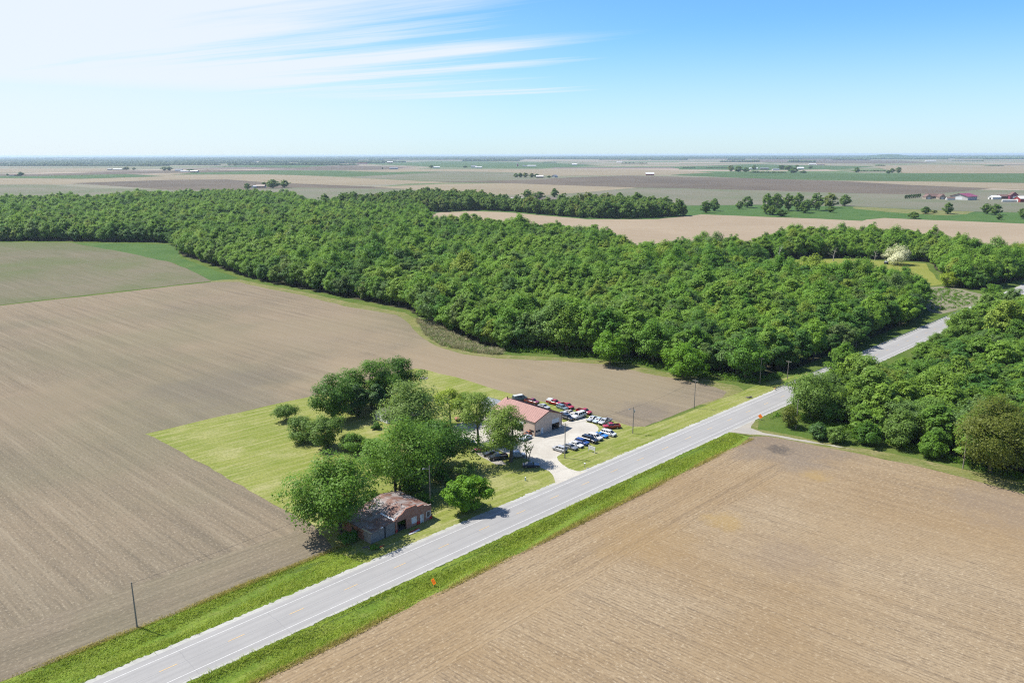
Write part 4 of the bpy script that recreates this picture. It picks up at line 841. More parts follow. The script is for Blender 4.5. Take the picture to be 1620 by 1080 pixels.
def car_parts(kind):
    """meshes of one kind of vehicle: nose at +x, standing on z = 0"""
    if kind in CARM: return CARM[kind]
    L, W, z0, zh, zb, zr, f0, f1, f2, f3, zt = KIND[kind]; hw = W / 2; X = lambda f: L / 2 - f * L
    pk = kind == 'pickup'
    def ring(x, zlo, zhi, w, cr=0.08):
        return [(x, -w * 0.94, zlo), (x, -w, zlo + 0.20), (x, -w * 0.985, zhi - cr), (x, -w * 0.90, zhi), (x, w * 0.90, zhi), (x, w * 0.985, zhi - cr), (x, w, zlo + 0.20), (x, w * 0.94, zlo)]
    b = MB(); end = f3 + 0.01 if pk else 1.0
    st = [(0.0, z0 + 0.16, zh - 0.22, hw * 0.86), (0.02, z0 + 0.05, zh - 0.10, hw * 0.94), (0.09, z0, zh - 0.03, hw), (f0, z0, zh + 0.03, hw), (f0 + 0.03, z0, zb, hw)]
    if pk: st += [(end, z0, zb, hw)]
    else: st += [(f3 - 0.02, z0, zb if zt >= zb else zt, hw), (0.95, z0, zt if zt < zb + 0.02 else zb, hw * 0.99), (0.99, z0 + 0.08, min(zt, zb) - 0.10, hw * 0.93), (1.0, z0 + 0.2, min(zt, zb) - 0.25, hw * 0.88)]
    b.loft([ring(X(f), lo, hi, w_) for f, lo, hi, w_ in st])
    # greenhouse
    wb, wr = hw * 0.90, hw * 0.74
    lo = [(X(f0), -wb, zb - 0.03), (X(f0), wb, zb - 0.03), (X(f3), wb, zb - 0.03), (X(f3), -wb, zb - 0.03)]
    hi = [(X(f1), -wr, zr - 0.05), (X(f1), wr, zr - 0.05), (X(f2), wr, zr - 0.05), (X(f2), -wr, zr - 0.05)]
    rf = [(X(f1 + 0.02), -wr * 0.86, zr), (X(f1 + 0.02), wr * 0.86, zr), (X(f2 - 0.02), wr * 0.86, zr), (X(f2 - 0.02), -wr * 0.86, zr)]
    b.hexa(lo + hi); b.hexa(hi + rf)
    P = {'body': [(b.mesh('body', PAINT['white']), (0, 0, 0))]}
    def quad(p, q, r, s_, ins, out, n=None):
        p, q, r, s_ = map(Vector, (p, q, r, s_)); c = (p + q + r + s_) / 4; nn = (q - p).cross(s_ - p).normalized()
        m = MB(); f = [c + (v - c) * ins + nn * out for v in (p, q, r, s_)]; g = [c + (v - c) * ins - nn * 0.02 for v in (p, q, r, s_)]
        m.hexa(g + f); return m
    gl = [('windshield', quad(lo[1], lo[0], hi[0], hi[1], 0.86, 0.012)), ('rear_window', quad(lo[3], lo[2], hi[2], hi[3], 0.80, 0.012))]
    n_side = 2 if pk or kind == 'coupe' else (4 if kind in ('big_suv', 'minivan', 'van') else 3)
    for sgn, (a, c, d, e) in ((-1, (lo[0], lo[3], hi[3], hi[0])), (1, (lo[2], lo[1], hi[1], hi[2]))):
        A, Cc, D, E_ = map(Vector, (a, c, d, e))
        for i in range(n_side):
            t0, t1 = i / n_side, (i + 1) / n_side
            gl.append(('side_window', quad(A.lerp(Cc, t0), A.lerp(Cc, t1), E_.lerp(D, t1), E_.lerp(D, t0), 0.80, 0.012)))
    P['glass'] = [(nm, m.mesh(nm, M_GLASS)) for nm, m in gl]
    R = 0.40 if pk or kind in ('big_suv', 'van') else 0.33
    ty = MB(); ty.loft([[(R * s * math.cos(a), y, R * s * math.sin(a)) for a in np.linspace(0, 2 * math.pi, 17)[:-1]] for y, s in ((-0.11, 0.90), (-0.08, 1.0), (0.08, 1.0), (0.11, 0.90))])
    ri = MB(); ri.loft([[(R * s * math.cos(a), y, R * s * math.sin(a)) for a in np.linspace(0, 2 * math.pi, 11)[:-1]] for y, s in ((-0.118, 0.62), (0.118, 0.62))])
    P['tyre'] = ty.mesh('tyre', M_TYRE); P['rim'] = ri.mesh('rim', M_RIM); P['R'] = R
    P['wheels'] = [(X(fx), sy * (hw - 0.09)) for fx in (0.19, 0.80 if not pk else 0.79) for sy in (-1, 1)]
    ar = MB(); ar.loft([[(R * 1.2 * math.cos(a), y, R * 1.2 * math.sin(a)) for a in np.linspace(0, 2 * math.pi, 15)[:-1]] for y in (-0.2, 0.2)]); P['arch'] = ar.mesh('wheel_arch', M_TRIM)
    hl = MB(); hl.box(-0.05, 0.05, -0.19, 0.19, -0.08, 0.08); P['headlight'] = hl.mesh('headlight', M_LAMPW)
    tl = MB(); tl.box(-0.05, 0.05, -0.13, 0.13, -0.13, 0.13); P['taillight'] = tl.mesh('taillight', M_LAMPR)
    bp = MB(); bp.box(-0.07, 0.07, -hw * 0.88, hw * 0.88, -0.11, 0.11); P['bumper'] = bp.mesh('bumper', M_TRIM)
    mi = MB(); mi.box(-0.09, 0.09, -0.10, 0.10, -0.07, 0.07); P['mirror'] = mi.mesh('mirror', M_TRIM)
    P['dim'] = (L, W, z0, zh, zb, X(f0), X(f3), min(zt, zb), hw)
    if pk:
        bed = MB(); x0, x1 = X(1.0), X(f3) - 0.03; bed.box(x0, x1, -hw * 0.97, hw * 0.97, z0 + 0.1, 0.80)
        bed.box(x0, x1, -hw, -hw + 0.10, 0.80, zb); bed.box(x0, x1, hw - 0.10, hw, 0.80, zb); bed.box(x0 - 0.004, x0 + 0.07, -hw + 0.10, hw - 0.10, 0.80, zb - 0.01); bed.box(x1 - 0.07, x1, -hw + 0.10, hw - 0.10, 0.80, zb - 0.006)
        P['bed'] = bed.mesh('cargo_bed', PAINT['white']); fl = MB(); fl.box(x0 + 0.075, x1 - 0.075, -hw + 0.105, hw - 0.105, 0.802, 0.815); P['bed_floor'] = fl.mesh('bed_liner', M_TRIM)
    CARM[kind] = P; return P
def with_mat(o, m):
    o.material_slots[0].link = 'OBJECT'; o.material_slots[0].material = m; return o
CG = 'cars and trucks parked round the shop'
def vehicle(name, kind, colour, p, az, label, roof=None, scale=1.0, cat=None):
    """p: ground pixel under the middle of the vehicle; az: compass-like heading of its nose in degrees"""
    P = car_parts(kind); q = gp(*p); L, W, z0, zh, zb, xw, xr, zt, hw = P['dim']
    e = empty(name, (q[0], q[1], 0.055), math.pi / 2 - DEG(az), label=label, cat=cat or {'pickup': 'pickup', 'van': 'van', 'minivan': 'van', 'suv': 'car', 'big_suv': 'car'}.get(kind, 'car'), group=CG); e.scale = (scale,) * 3
    body = with_mat(link('body', P['body'][0][0], e), PAINT[colour])
    for nm, me in P['glass']: link(nm, me, e)
    for (x, y) in P['wheels']:
        a = link('wheel_arch', P['arch'], e); a.location = (x, y * 0.80, P['R'] * 1.02)
        t = link('wheel', P['tyre'], e); t.location = (x, y, P['R']); r = link('rim', P['rim'], t)
    for s in (-1, 1):
        h = link('headlight', P['headlight'], e); h.location = (L / 2 - 0.045, s * hw * 0.66, zh - 0.27)
        t = link('taillight', P['taillight'], e); t.location = (-L / 2 + 0.06, s * hw * 0.76, zt - 0.24)
        m = link('mirror', P['mirror'], e); m.location = (xw - 0.35, s * (hw + 0.04), zb + 0.02)
    for x in (L / 2 - 0.03, -L / 2 + 0.03): b = link('bumper', P['bumper'], e); b.location = (x, 0, z0 + 0.22)
    if 'bed' in P:
        with_mat(link('cargo_bed', P['bed'], e), PAINT[colour]); link('bed_liner', P['bed_floor'], e)
    if roof:
        m = MB(); K = KIND[kind]; x1, x0 = L / 2 - K[7] * L, L / 2 - K[8] * L
        if roof[0] == 'cap': xb = -L / 2 + 0.06; m.hexa([(xb, -hw * 0.95, zb + 0.006), (xr - 0.04, -hw * 0.95, zb + 0.006), (xr - 0.04, hw * 0.95, zb + 0.006), (xb, hw * 0.95, zb + 0.006), (xb + 0.15, -hw * 0.8, K[5]), (xr - 0.04, -hw * 0.8, K[5]), (xr - 0.04, hw * 0.8, K[5]), (xb + 0.15, hw * 0.8, K[5])])
        else: m.box(x0 + 0.1, x1 - 0.1, -hw * 0.68, hw * 0.68, K[5] + 0.003, K[5] + 0.03)
        m.build('bed_cap' if roof[0] == 'cap' else 'roof_panel', PAINT[roof[1]], e)
    return e
vehicle('estate_car', 'suv', 'silver', (885.5, 713.2), -49, 'silver sport utility car, nearest the pole at the lot entrance')
vehicle('sedan', 'sedan', 'grey', (902.5, 709.6), 131, 'grey sedan second from the pole in the front row')
vehicle('sedan', 'sedan', 'white', (911.5, 706), 131, 'white sedan third from the pole in the front row')
vehicle('utility_car', 'suv', 'blue', (920.5, 702.3), 131, 'dark blue utility car just left of the long black one')
vehicle('utility_car', 'big_suv', 'black', (933, 698.6), 131, 'long black utility car right behind the white notice board')
vehicle('utility_car', 'suv', 'white', (941.5, 694.6), 131, 'white utility car between the black one and the bright blue coupe', scale=1.05)
vehicle('coupe', 'coupe', 'azure', (951, 690.6), 131, 'bright blue coupe in the front row')
vehicle('minivan', 'minivan', 'white', (962.5, 688.2), 128, 'white minivan at the right end of the front row')
vehicle('pickup_truck', 'pickup', 'red', (967.5, 677.2), -100, 'bright red pickup parked alone on the grass at the right corner')
vehicle('sedan', 'sedan', 'silver', (937, 664.8), 222, 'silver sedan, left one of three abreast at the field edge')
vehicle('sedan', 'sedan', 'pale', (946.5, 667.3), 222, 'pale blue sedan, middle one of three abreast at the field edge')
vehicle('pickup_truck', 'pickup', 'silver', (957, 669.6), 222, 'silver pickup, right one of three abreast at the field edge')
vehicle('utility_car', 'big_suv', 'white', (915.5, 660.6), 226, 'large white utility car beside the pale gravel patch', scale=1.08)
vehicle('utility_car', 'suv', 'black', (897.5, 663.5), 136, 'black off-road car against the right wall of the shop')
vehicle('sedan', 'sedan', 'silver', (894.5, 657.8), 136, 'silver sedan just behind the black off-road car')
vehicle('flat_car', 'coupe', 'cream', (902.5, 654.9), 136, 'cream low car under the field-edge trucks')
vehicle('pickup_truck', 'pickup', 'red', (924, 653.8), 130, 'red pickup closest to the three cars at the field edge')
vehicle('wagon', 'wagon', 'slate', (889.5, 646.6), 140, 'slate grey wagon in front of the bright red truck')
vehicle('pickup_truck', 'pickup', 'red', (897, 645), 140, 'bright red truck behind the slate grey wagon')
vehicle('pickup_truck', 'pickup', 'red', (876.5, 639.6), 128, 'red pickup with a white bed cap at the field edge', roof=('cap', 'white'))
vehicle('van', 'van', 'slate', (822, 633.2), 60, 'blue-grey van with white roof behind the shop roof', roof=('top', 'white'))
vehicle('pickup_truck', 'pickup', 'maroon', (841.5, 637.8), 128, 'maroon pickup next to the blue-grey van')
vehicle('sedan', 'sedan', 'silver', (860.5, 645.5), 136, 'pale car almost hidden behind the shop ridge')
vehicle('utility_car', 'big_suv', 'black', (737.5, 703.5), 84, 'black utility car under the trees at the left of the lot')
vehicle('old_sedan', 'sedan', 'maroon', (763.5, 713), 252, 'maroon old sedan with white roof by the worn earth', roof=('top', 'white'))
vehicle('sedan', 'sedan', 'black', (776.5, 720), 252, 'black sedan with red tail lamps between the maroon sedan and black pickup')
vehicle('pickup_truck', 'pickup', 'black', (788, 726), 250, 'black pickup in the shade of the big willow')
vehicle('utility_car', 'suv', 'silver', (819, 722.5), 84, 'silver utility car behind the trunk of the big willow')
vehicle('sedan', 'sedan', 'darkblue', (840, 738.5), 88, 'dark blue sedan in tree shade at the lot entrance')
vehicle('sedan', 'sedan', 'pale', (831, 695), 222, 'white and blue sedan at the left corner of the shop')
vehicle('old_pickup', 'pickup', 'rust', (837, 688.3), 226, 'rusty brown truck squeezed behind the white and blue sedan', scale=0.8)
vehicle('old_pickup', 'pickup', 'rust', (733, 664.5), 250, 'rusty orange and white truck on the grass left of the shop', roof=('cap', 'white'))

def tractor(p, az, label):
    q = gp(*p); e = empty('tractor', (q[0], q[1], 0.055), math.pi / 2 - DEG(az), label=label, cat='tractor')
    m = MB(); m.box(0.2, 1.7, -0.32, 0.32, 0.75, 1.25); m.box(-0.9, 0.25, -0.22, 0.22, 0.6, 0.95); m.build('hood', PAINT['orange'], e)
    m = MB(); m.box(-0.75, -0.25, -0.25, 0.25, 1.0, 1.12); m.box(-0.85, -0.75, -0.25, 0.25, 1.12, 1.5); m.build('seat', M_TRIM, e)
    for s in (-1, 1):
        for x, r, w_ in ((-0.7, 0.68, 0.2), (1.35, 0.40, 0.14)):
            m = MB(); m.loft([[(x + r * math.cos(a), s * 0.62 + y, r + r * math.sin(a)) for a in np.linspace(0, 2 * math.pi, 17)[:-1]] for y in (-w_, w_)]); t = m.build('wheel', M_TYRE, e)
            m = MB(); m.loft([[(x + r * .55 * math.cos(a), s * 0.62 + y, r + r * .55 * math.sin(a)) for a in np.linspace(0, 2 * math.pi, 11)[:-1]] for y in (-w_ - .01, w_ + .01)]); m.build('rim', PAINT['orange'], t)
        m = MB(); m.tube((-0.85, s * 0.4, 1.0), (-0.85, s * 0.4, 2.1), 0.04); m.build('roll_bar_post', M_TRIM, e)
    m = MB(); m.box(-1.1, 0.35, -0.6, 0.6, 2.1, 2.18); m.build('canopy', PAINT['orange'], e)
tractor((792, 683), 120, 'orange tractor with a canopy, half hidden behind the big willow')

# ------------------------------------------------------------------ buildings
def metal_wall(name, col, pitch=0.30, var=0.06):
    m, t = new_mat(name); v = objco(t); sp = t.n('ShaderNodeSeparateXYZ', i_0=v)
    s = t.math('ADD', sp.outputs[0], sp.outputs[1])
    wv = t.math('SINE', t.math('MULTIPLY', s, 2 * math.pi / pitch)); rib = t.step(wv, 0.80, 0.98)
    n = t.noise(v, 0.7, 5.0, 0.6); dirt = t.noise(t.xform(v, scale=(2.0, 2.0, 0.25)), 1.0, 4.0, 0.6)
    c = t.mix(t.step(n, 0.3, 0.7), tuple(q * (1 - var) for q in col), tuple(q * (1 + var) for q in col))
    c = t.mix(t.step(dirt, 0.52, 0.75, 0.0, 0.22), c, tuple(q * 0.6 for q in col))
    finish(t, c, 0.5, 0.4, bump=rib, bump_d=0.03); return m
M_TANWALL = metal_wall('tan metal siding', (0.60, 0.475, 0.385))
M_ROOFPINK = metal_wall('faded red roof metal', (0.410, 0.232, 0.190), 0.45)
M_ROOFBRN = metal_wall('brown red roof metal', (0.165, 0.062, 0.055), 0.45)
M_REDTRIM = plain('dark red trim', (0.17, 0.05, 0.04), 0.5, 0.1)
M_WHITE = plain('white paint', (0.68, 0.68, 0.66), 0.6, 0.08)
M_DOORW = plain('white door panel', (0.62, 0.66, 0.68), 0.5, 0.08)
M_DARKIN = plain('dark concrete floor', (0.10, 0.095, 0.09), 0.9, 0.2)
M_WINDOW = plain('building window glass', (0.030, 0.036, 0.042), 0.1, 0.2, 1.0, spec=0.7)
M_GREYROOF = metal_wall('blue grey roof metal', (0.20, 0.22, 0.25), 0.45)
M_SHINGLE = plain('brown grey shingles', (0.135, 0.115, 0.105), 0.9, 0.25, 3.0)
M_WOOD = plain('weathered grey boards', (0.23, 0.225, 0.215), 0.9, 0.22, 2.0)
M_REDPAINT = plain('red paint', (0.42, 0.022, 0.020), 0.6, 0.2, 2.0)
M_POLE = plain('grey pole wood', (0.27, 0.24, 0.205), 0.9, 0.2, 1.2)
M_STEEL = plain('galvanised steel', (0.42, 0.43, 0.44), 0.45, 0.1, 2.0, metal=0.5)
M_ORANGE = plain('fluorescent orange', (0.95, 0.25, 0.012), 0.6, 0.05, 1.0)
M_ORANGE2 = plain('orange print', (0.45, 0.05, 0.01), 0.7, 0.05, 1.0)

def wall_with_holes(m, L, top, holes, put):
    """vertical wall along s = 0..L whose top is a function of s; holes are (s0, s1, z0, z1); put(s, z) gives the 3-D point"""
    xs = sorted(set([0, L] + [h[0] for h in holes] + [h[1] for h in holes] + [s for s in getattr(top, 'knots', [])]))
    for a, b in zip(xs[:-1], xs[1:]):
        zs = [0.0]
        for h in holes:
            if h[0] <= a + 1e-6 and h[1] >= b - 1e-6: zs += [h[2], h[3]]
        zs = sorted(zs)
        segs = []
        if len(zs) == 1: segs = [(0.0, None)]
        else:
            hh = sorted([(h[2], h[3]) for h in holes if h[0] <= a + 1e-6 and h[1] >= b - 1e-6]); z = 0.0
            for (q0, q1) in hh:
                if q0 > z + 1e-6: segs.append((z, q0))
                z = q1
            segs.append((z, None))
        for z0, z1 in segs:
            ta, tb = (top(a + 1e-4), top(b - 1e-4)) if z1 is None else (z1, z1)
            m.face([put(a, z0), put(b, z0), put(b, tb), put(a, ta)])
def solidify(o, t):
    md = o.modifiers.new('thickness', 'SOLIDIFY'); md.thickness = t; md.offset = 0.0; return o

nb = gp(846.2, 690.4); W_, D_, EV, RG_ = 12.3, 19.2, 4.7, 6.9
shop = empty('metal_shop', (nb[0], nb[1], 0.06), ROAD_ROT, label='tan metal shop with faded red roof and half-open overhead door', cat='building')
gab = lambda s: EV + (RG_ - EV) * (1 - abs(s - W_ / 2) / (W_ / 2)); gab.knots = [W_ / 2]
flat = lambda s: EV
m = MB(); wall_with_holes(m, W_, gab, [(7.7, 11.1, 0, 3.7), (2.8, 3.8, 0, 2.1), (0.35, 2.3, 1.1, 1.8)], lambda s, z: (s, 0.0, z)); solidify(m.build('wall', M_TANWALL, shop, label='tan gable wall with the overhead door'), 0.12)
m = MB(); wall_with_holes(m, W_, gab, [], lambda s, z: (W_ - s, D_, z)); solidify(m.build('wall', M_TANWALL, shop), 0.12)
m = MB(); wall_with_holes(m, D_, flat, [(5.0, 9.0, 0, 3.6), (11.5, 15.5, 0, 3.6), (0.4, 2.4, 1.1, 1.8)], lambda s, z: (0.0, s, z)); solidify(m.build('wall', M_TANWALL, shop), 0.12)
m = MB(); wall_with_holes(m, D_, flat, [], lambda s, z: (W_, s, z)); solidify(m.build('wall', M_TANWALL, shop), 0.12)
m = MB(); m.box(0.1, W_ - 0.1, 0.1, D_ - 0.1, -0.05, 0.02); m.build('floor_slab', M_DARKIN, shop)
sl_ = (RG_ - EV) / (W_ / 2); n_p = 12
for side in (0, 1):
    for i in range(n_p):
        y0, y1 = -0.35 + i * (D_ + 0.7) / n_p, -0.35 + (i + 1) * (D_ + 0.7) / n_p; ov = 0.35
        m = MB(); over = 0.0
        if side == 0:
            xa, xb = -ov, W_ / 2 + (0.45 if i in (4, 5, 8) else 0.16 if i in (2, 3, 9) else 0.03)
        else:
            xa, xb = W_ + ov, W_ / 2
        za = EV - sl_ * ov + 0.10 + (0.02 if side == 0 else 0)
        def zz(x): return RG_ + 0.10 - abs(x - W_ / 2) * sl_ + (0.03 if side == 0 else 0.0)
        xm = W_ / 2
        pts = [xa, xm, xb] if side == 0 and xb > xm + 0.01 else [xa, xb]
        for p0, p1 in zip(pts[:-1], pts[1:]):
            m.hexa([(p0, y0 + 0.008, zz(p0) - 0.06), (p1, y0 + 0.008, zz(p1) - 0.06), (p1, y1 - 0.008, zz(p1) - 0.06), (p0, y1 - 0.008, zz(p0) - 0.06), (p0, y0 + 0.008, zz(p0)), (p1, y0 + 0.008, zz(p1)), (p1, y1 - 0.008, zz(p1)), (p0, y1 - 0.008, zz(p0))])
        for yr in np.linspace(y0, y1, 4)[:-1]:
            for p0, p1 in zip(pts[:1], pts[-1:]) if len(pts) == 2 else [(pts[0], pts[1])]:
                m.hexa([(p0, yr + 0.02, zz(p0)), (p1, yr + 0.02, zz(p1)), (p1, yr + 0.09, zz(p1)), (p0, yr + 0.09, zz(p0)), (p0, yr + 0.04, zz(p0) + 0.05), (p1, yr + 0.04, zz(p1) + 0.05), (p1, yr + 0.07, zz(p1) + 0.05), (p0, yr + 0.07, zz(p0) + 0.05)])
        m.build('roof_panel', M_ROOFPINK if side == 0 else M_ROOFBRN, shop)
for y in (-0.40, D_ + 0.36):
    for x0, x1 in ((-0.35, W_ / 2), (W_ + 0.35, W_ / 2)):
        m = MB(); za, zb_ = RG_ + 0.06 - abs(x0 - W_ / 2) * sl_, RG_ + 0.06
        m.hexa([(x0, y, za - 0.18), (x1, y, zb_ - 0.18), (x1, y + 0.05, zb_ - 0.18), (x0, y + 0.05, za - 0.18), (x0, y, za + 0.02), (x1, y, zb_ + 0.02), (x1, y + 0.05, zb_ + 0.02), (x0, y + 0.05, za + 0.02)]); m.build('gable_trim', M_REDTRIM, shop)
m = MB(); m.box(-0.06, 0.10, -0.08, 0.08, 0, EV); m.build('corner_trim', M_REDTRIM, shop)
m = MB(); m.box(W_ - 0.10, W_ + 0.08, -0.08, 0.08, 0, EV); m.build('corner_trim', M_REDTRIM, shop)
door = empty('overhead_door', (0, 0, 0)); door.parent = shop
for i in range(3): m = MB(); m.box(7.72, 11.08, -0.03, 0.03, 2.15 + i * 0.52, 2.15 + i * 0.52 + 0.50); m.build('door_panel', M_DOORW, door)
m = MB(); m.box(2.82, 3.78, -0.03, 0.04, 0.02, 2.08); dr = m.build('entry_door', M_DOORW, shop); m = MB(); m.box(3.60, 3.70, -0.07, -0.03, 0.95, 1.05); m.build('handle', M_STEEL, dr)
m = MB(); m.box(0.37, 2.28, -0.02, 0.03, 1.12, 1.78); wd = m.build('window', M_WINDOW, shop); m = MB(); m.box(1.28, 1.36, -0.05, -0.02, 1.12, 1.78); m.build('mullion', M_WHITE, wd)
m = MB(); m.box(-0.02, 0.03, 0.42, 2.38, 1.12, 1.78); m.build('window', M_WINDOW, shop)
for y0 in (5.0, 11.5): m = MB(); m.box(-0.03, 0.03, y0 + 0.02, y0 + 3.98, 2.6, 3.58); m.build('overhead_door', M_DOORW, shop)
m = MB(); m.tube((W_ * 0.45, D_ - 1.2, RG_ - 0.3), (W_ * 0.45, D_ - 1.2, RG_ + 0.9), 0.16); m.build('vent_pipe', M_TRIM, shop)
for i, (x, y, w_, h_, mm) in enumerate([(4.6, -0.9, 0.9, 0.5, M_TRIM), (5.8, -1.0, 0.7, 0.4, M_TRIM), (6.9, -0.8, 0.8, 0.55, M_WOOD)]):
    pass

# grey-roofed annexe behind the shop
ax = nb + RE * 4.5 - RN * 23.5
an = empty('annexe_shed', (ax[0], ax[1], 0.04), ROAD_ROT, label='low pale shed with blue-grey roof behind the shop', cat='shed')
m = MB(); m.box(0, 6, 0, 6, 0, 3.2); m.prism([(0, 3.2), (6, 3.2), (3, 4.4)], 'y', 0.0, 6.0); m.build('wall', M_WHITE, an)
for x0, x1 in ((-0.3, 3.0), (6.3, 3.0)):
    m = MB(); z0_ = 3.2 - 0.12 + 0.06; m.hexa([(x0, -0.3, z0_), (x1, -0.3, 4.48), (x1, 6.3, 4.48), (x0, 6.3, z0_), (x0, -0.3, z0_ + 0.07), (x1, -0.3, 4.55), (x1, 6.3, 4.55), (x0, 6.3, z0_ + 0.07)]); m.build('roof', M_GREYROOF, an)
m = MB(); m.box(-0.04, 0.0, 1.5, 4.5, 0.05, 2.6); m.build('door', M_DOORW, an)

# white house in the trees
hc = np.array([-45.4, 245.7])
ho = empty('white_house', (hc[0], hc[1], 0.04), ROAD_ROT, label='small white house with brown-grey roof under the trees', cat='house')
m = MB(); m.box(0, 15, -6.5, 0, 0, 2.9); m.prism([(-6.5, 2.9), (0, 2.9), (-3.25, 4.2)], 'x', 0.0, 15.0); m.build('wall', M_WHITE, ho)
for y0, y1 in ((0.45, -3.25), (-6.95, -3.25)):
    m = MB(); z0_ = 2.9 - 0.18 + 0.06; m.hexa([(-0.4, y0, z0_), (-0.4, y1, 4.28), (15.4, y1, 4.28), (15.4, y0, z0_), (-0.4, y0, z0_ + 0.09), (-0.4, y1, 4.37), (15.4, y1, 4.37), (15.4, y0, z0_ + 0.09)]); m.build('roof', M_SHINGLE, ho)
for y in (-2.2, -5.3):
    m = MB(); m.box(-0.05, 0.0, y, y + 1.0, 1.0, 2.2); wd = m.build('window', M_WINDOW, ho); m = MB(); m.box(-0.08, -0.05, y - 0.08, y + 1.08, 0.90, 1.0); m.build('sill', M_WHITE, wd)
for x in (2.5, 6.5, 11.0): m = MB(); m.box(x, x + 1.1, -6.55, -6.5, 1.0, 2.2); m.build('window', M_WINDOW, ho)
m = MB(); m.box(8.7, 9.7, -6.55, -6.5, 0.1, 2.2); m.build('door', M_WOOD, ho)
m = MB(); m.box(9.0, 9.6, -3.6, -3.0, 4.0, 5.0); m.build('chimney', M_SHINGLE, ho)

# old brick garage by the road
def brickmat():
    m, t = new_mat('old red brick'); v = objco(t); sp = t.n('ShaderNodeSeparateXYZ', i_0=v)
    q = t.n('ShaderNodeCombineXYZ', i_0=t.math('ADD', sp.outputs[0], sp.outputs[1]), i_1=sp.outputs[2]).outputs[0]
    br = t.n('ShaderNodeTexBrick', i_Vector=q, i_Color1=(0.30, 0.095, 0.058), i_Color2=(0.40, 0.155, 0.095), i_Mortar=(0.30, 0.27, 0.235), i_Scale=1.0)
    br.inputs['Mortar Size'].default_value = 0.012; br.inputs['Brick Width'].default_value = 0.22; br.inputs['Row Height'].default_value = 0.075
    n = t.noise(v, 0.55, 5.0, 0.65); c = t.mix(t.step(n, 0.50, 0.72, 0.0, 0.45), br.outputs[0], (0.36, 0.28, 0.23)); c = t.mix(t.step(t.noise(v, 1.3, 4.0, 0.6), 0.5, 0.75, 0.0, 0.5), c, (0.15, 0.085, 0.06))
    finish(t, c, 0.9, 0.15, bump=br.outputs[1], bump_d=-0.01); return m
def rustmat():
    m, t = new_mat('rusty roof metal'); v = objco(t); n = t.noise(v, 0.45, 6.0, 0.65, 0.5); n2 = t.noise(t.xform(v, scale=(0.5, 3.0, 1)), 1.0, 5.0, 0.65)
    rnd = t.n('ShaderNodeObjectInfo').outputs['Random']
    c = t.mix(t.step(t.math('ADD', n, t.math('MULTIPLY', t.math('SUBTRACT', rnd, 0.5), 0.14)), 0.40, 0.62), (0.165, 0.080, 0.056), (0.27, 0.24, 0.225))
    c = t.mix(t.step(n2, 0.5, 0.75, 0.0, 0.5), c, (0.12, 0.062, 0.046)); finish(t, c, 0.6, 0.4, bump=n2, bump_d=0.02); return m
M_BRICK, M_RUST = brickmat(), rustmat()
c1 = np.array([-31.9, 160.3])
bg_ = empty('brick_garage', (c1[0], c1[1], 0.05), ROAD_ROT + DEG(1.8), label='derelict brick garage with stepped parapet and rusty metal roof', cat='building')
GL, GD = 17.6, 12.0
PAR = [(6.8, 3.5), (7.6, 3.95), (8.7, 4.25), (9.9, 5.15), (13.4, 4.55), (15.5, 4.05), (16.6, 3.75), (17.6, 3.75)]
def par(s):
    z = 3.5
    for a, b in PAR:
        if s >= a - 1e-6: z = b
    return z
par.knots = [a - 6.8 for a, b in PAR]
top_f = lambda s: par(s + 6.8 + 1e-3 if s < 10.7 else s + 6.8); top_f.knots = [a - 6.8 for a, b in PAR[1:-1]]
m = MB(); wall_with_holes(m, GL - 6.8, top_f, [(0.5, 3.2, 0, 2.7), (4.7, 6.2, 0.7, 2.3), (7.3, 8.3, 0, 2.2), (9.2, 10.5, 0.7, 2.3)], lambda s, z: (6.8 + s, 0.0, z)); solidify(m.build('front_wall', M_BRICK, bg_), 0.30)
m = MB(); wall_with_holes(m, GD, lambda s: 3.2, [], lambda s, z: (GL, s, z)); solidify(m.build('wall', M_BRICK, bg_), 0.28)
m = MB(); wall_with_holes(m, GL, lambda s: 2.5, [], lambda s, z: (s, GD, z)); solidify(m.build('wall', M_BRICK, bg_), 0.28)
m = MB(); wall_with_holes(m, GD, lambda s: 2.35, [(6.5, 7.5, 0.8, 1.8)], lambda s, z: (0.0, s, z)); solidify(m.build('wall', M_BRICK, bg_), 0.28)
m = MB(); m.box(-0.18, 0.16, -0.10, 2.6, 0.0, 2.42); m.build('whitewashed_pier', M_WOOD, bg_)
m = MB(); m.box(0.2, GL - 0.2, 0.3, GD - 0.2, -0.03, 0.02); m.build('floor_slab', M_DARKIN, bg_)
# sliding doors of grey boards, each board its own piece
dn = empty('board_door', (0, 0, 0)); dn.parent = bg_
rr = random.Random(4)
for i in range(30):
    x = 0.22 + i * 0.215
    if i in (16, 17): continue
    m = MB(); dz_ = rr.uniform(-0.06, 0.03); m.box(x, x + 0.20, -0.03 + rr.uniform(-0.01, 0.01), 0.02, 0.05, 2.55 + 0.09 * x + dz_); m.build('board', M_WOOD, dn)
for x in (0.2, 2.2, 4.3, 6.4): m = MB(); m.box(x, x + 0.12, -0.09, -0.045, 0.1, 2.5 + 0.08 * x); m.build('door_batten', M_WOOD, dn)
m = MB(); m.box(0.2, 6.7, -0.09, -0.045, 2.25, 2.37); m.build('door_rail', M_WOOD, dn)
m = MB(); m.box(3.66, 4.09, 0.05, 0.10, 0.0, 2.5); m.build('back_board', M_TRIM, dn)
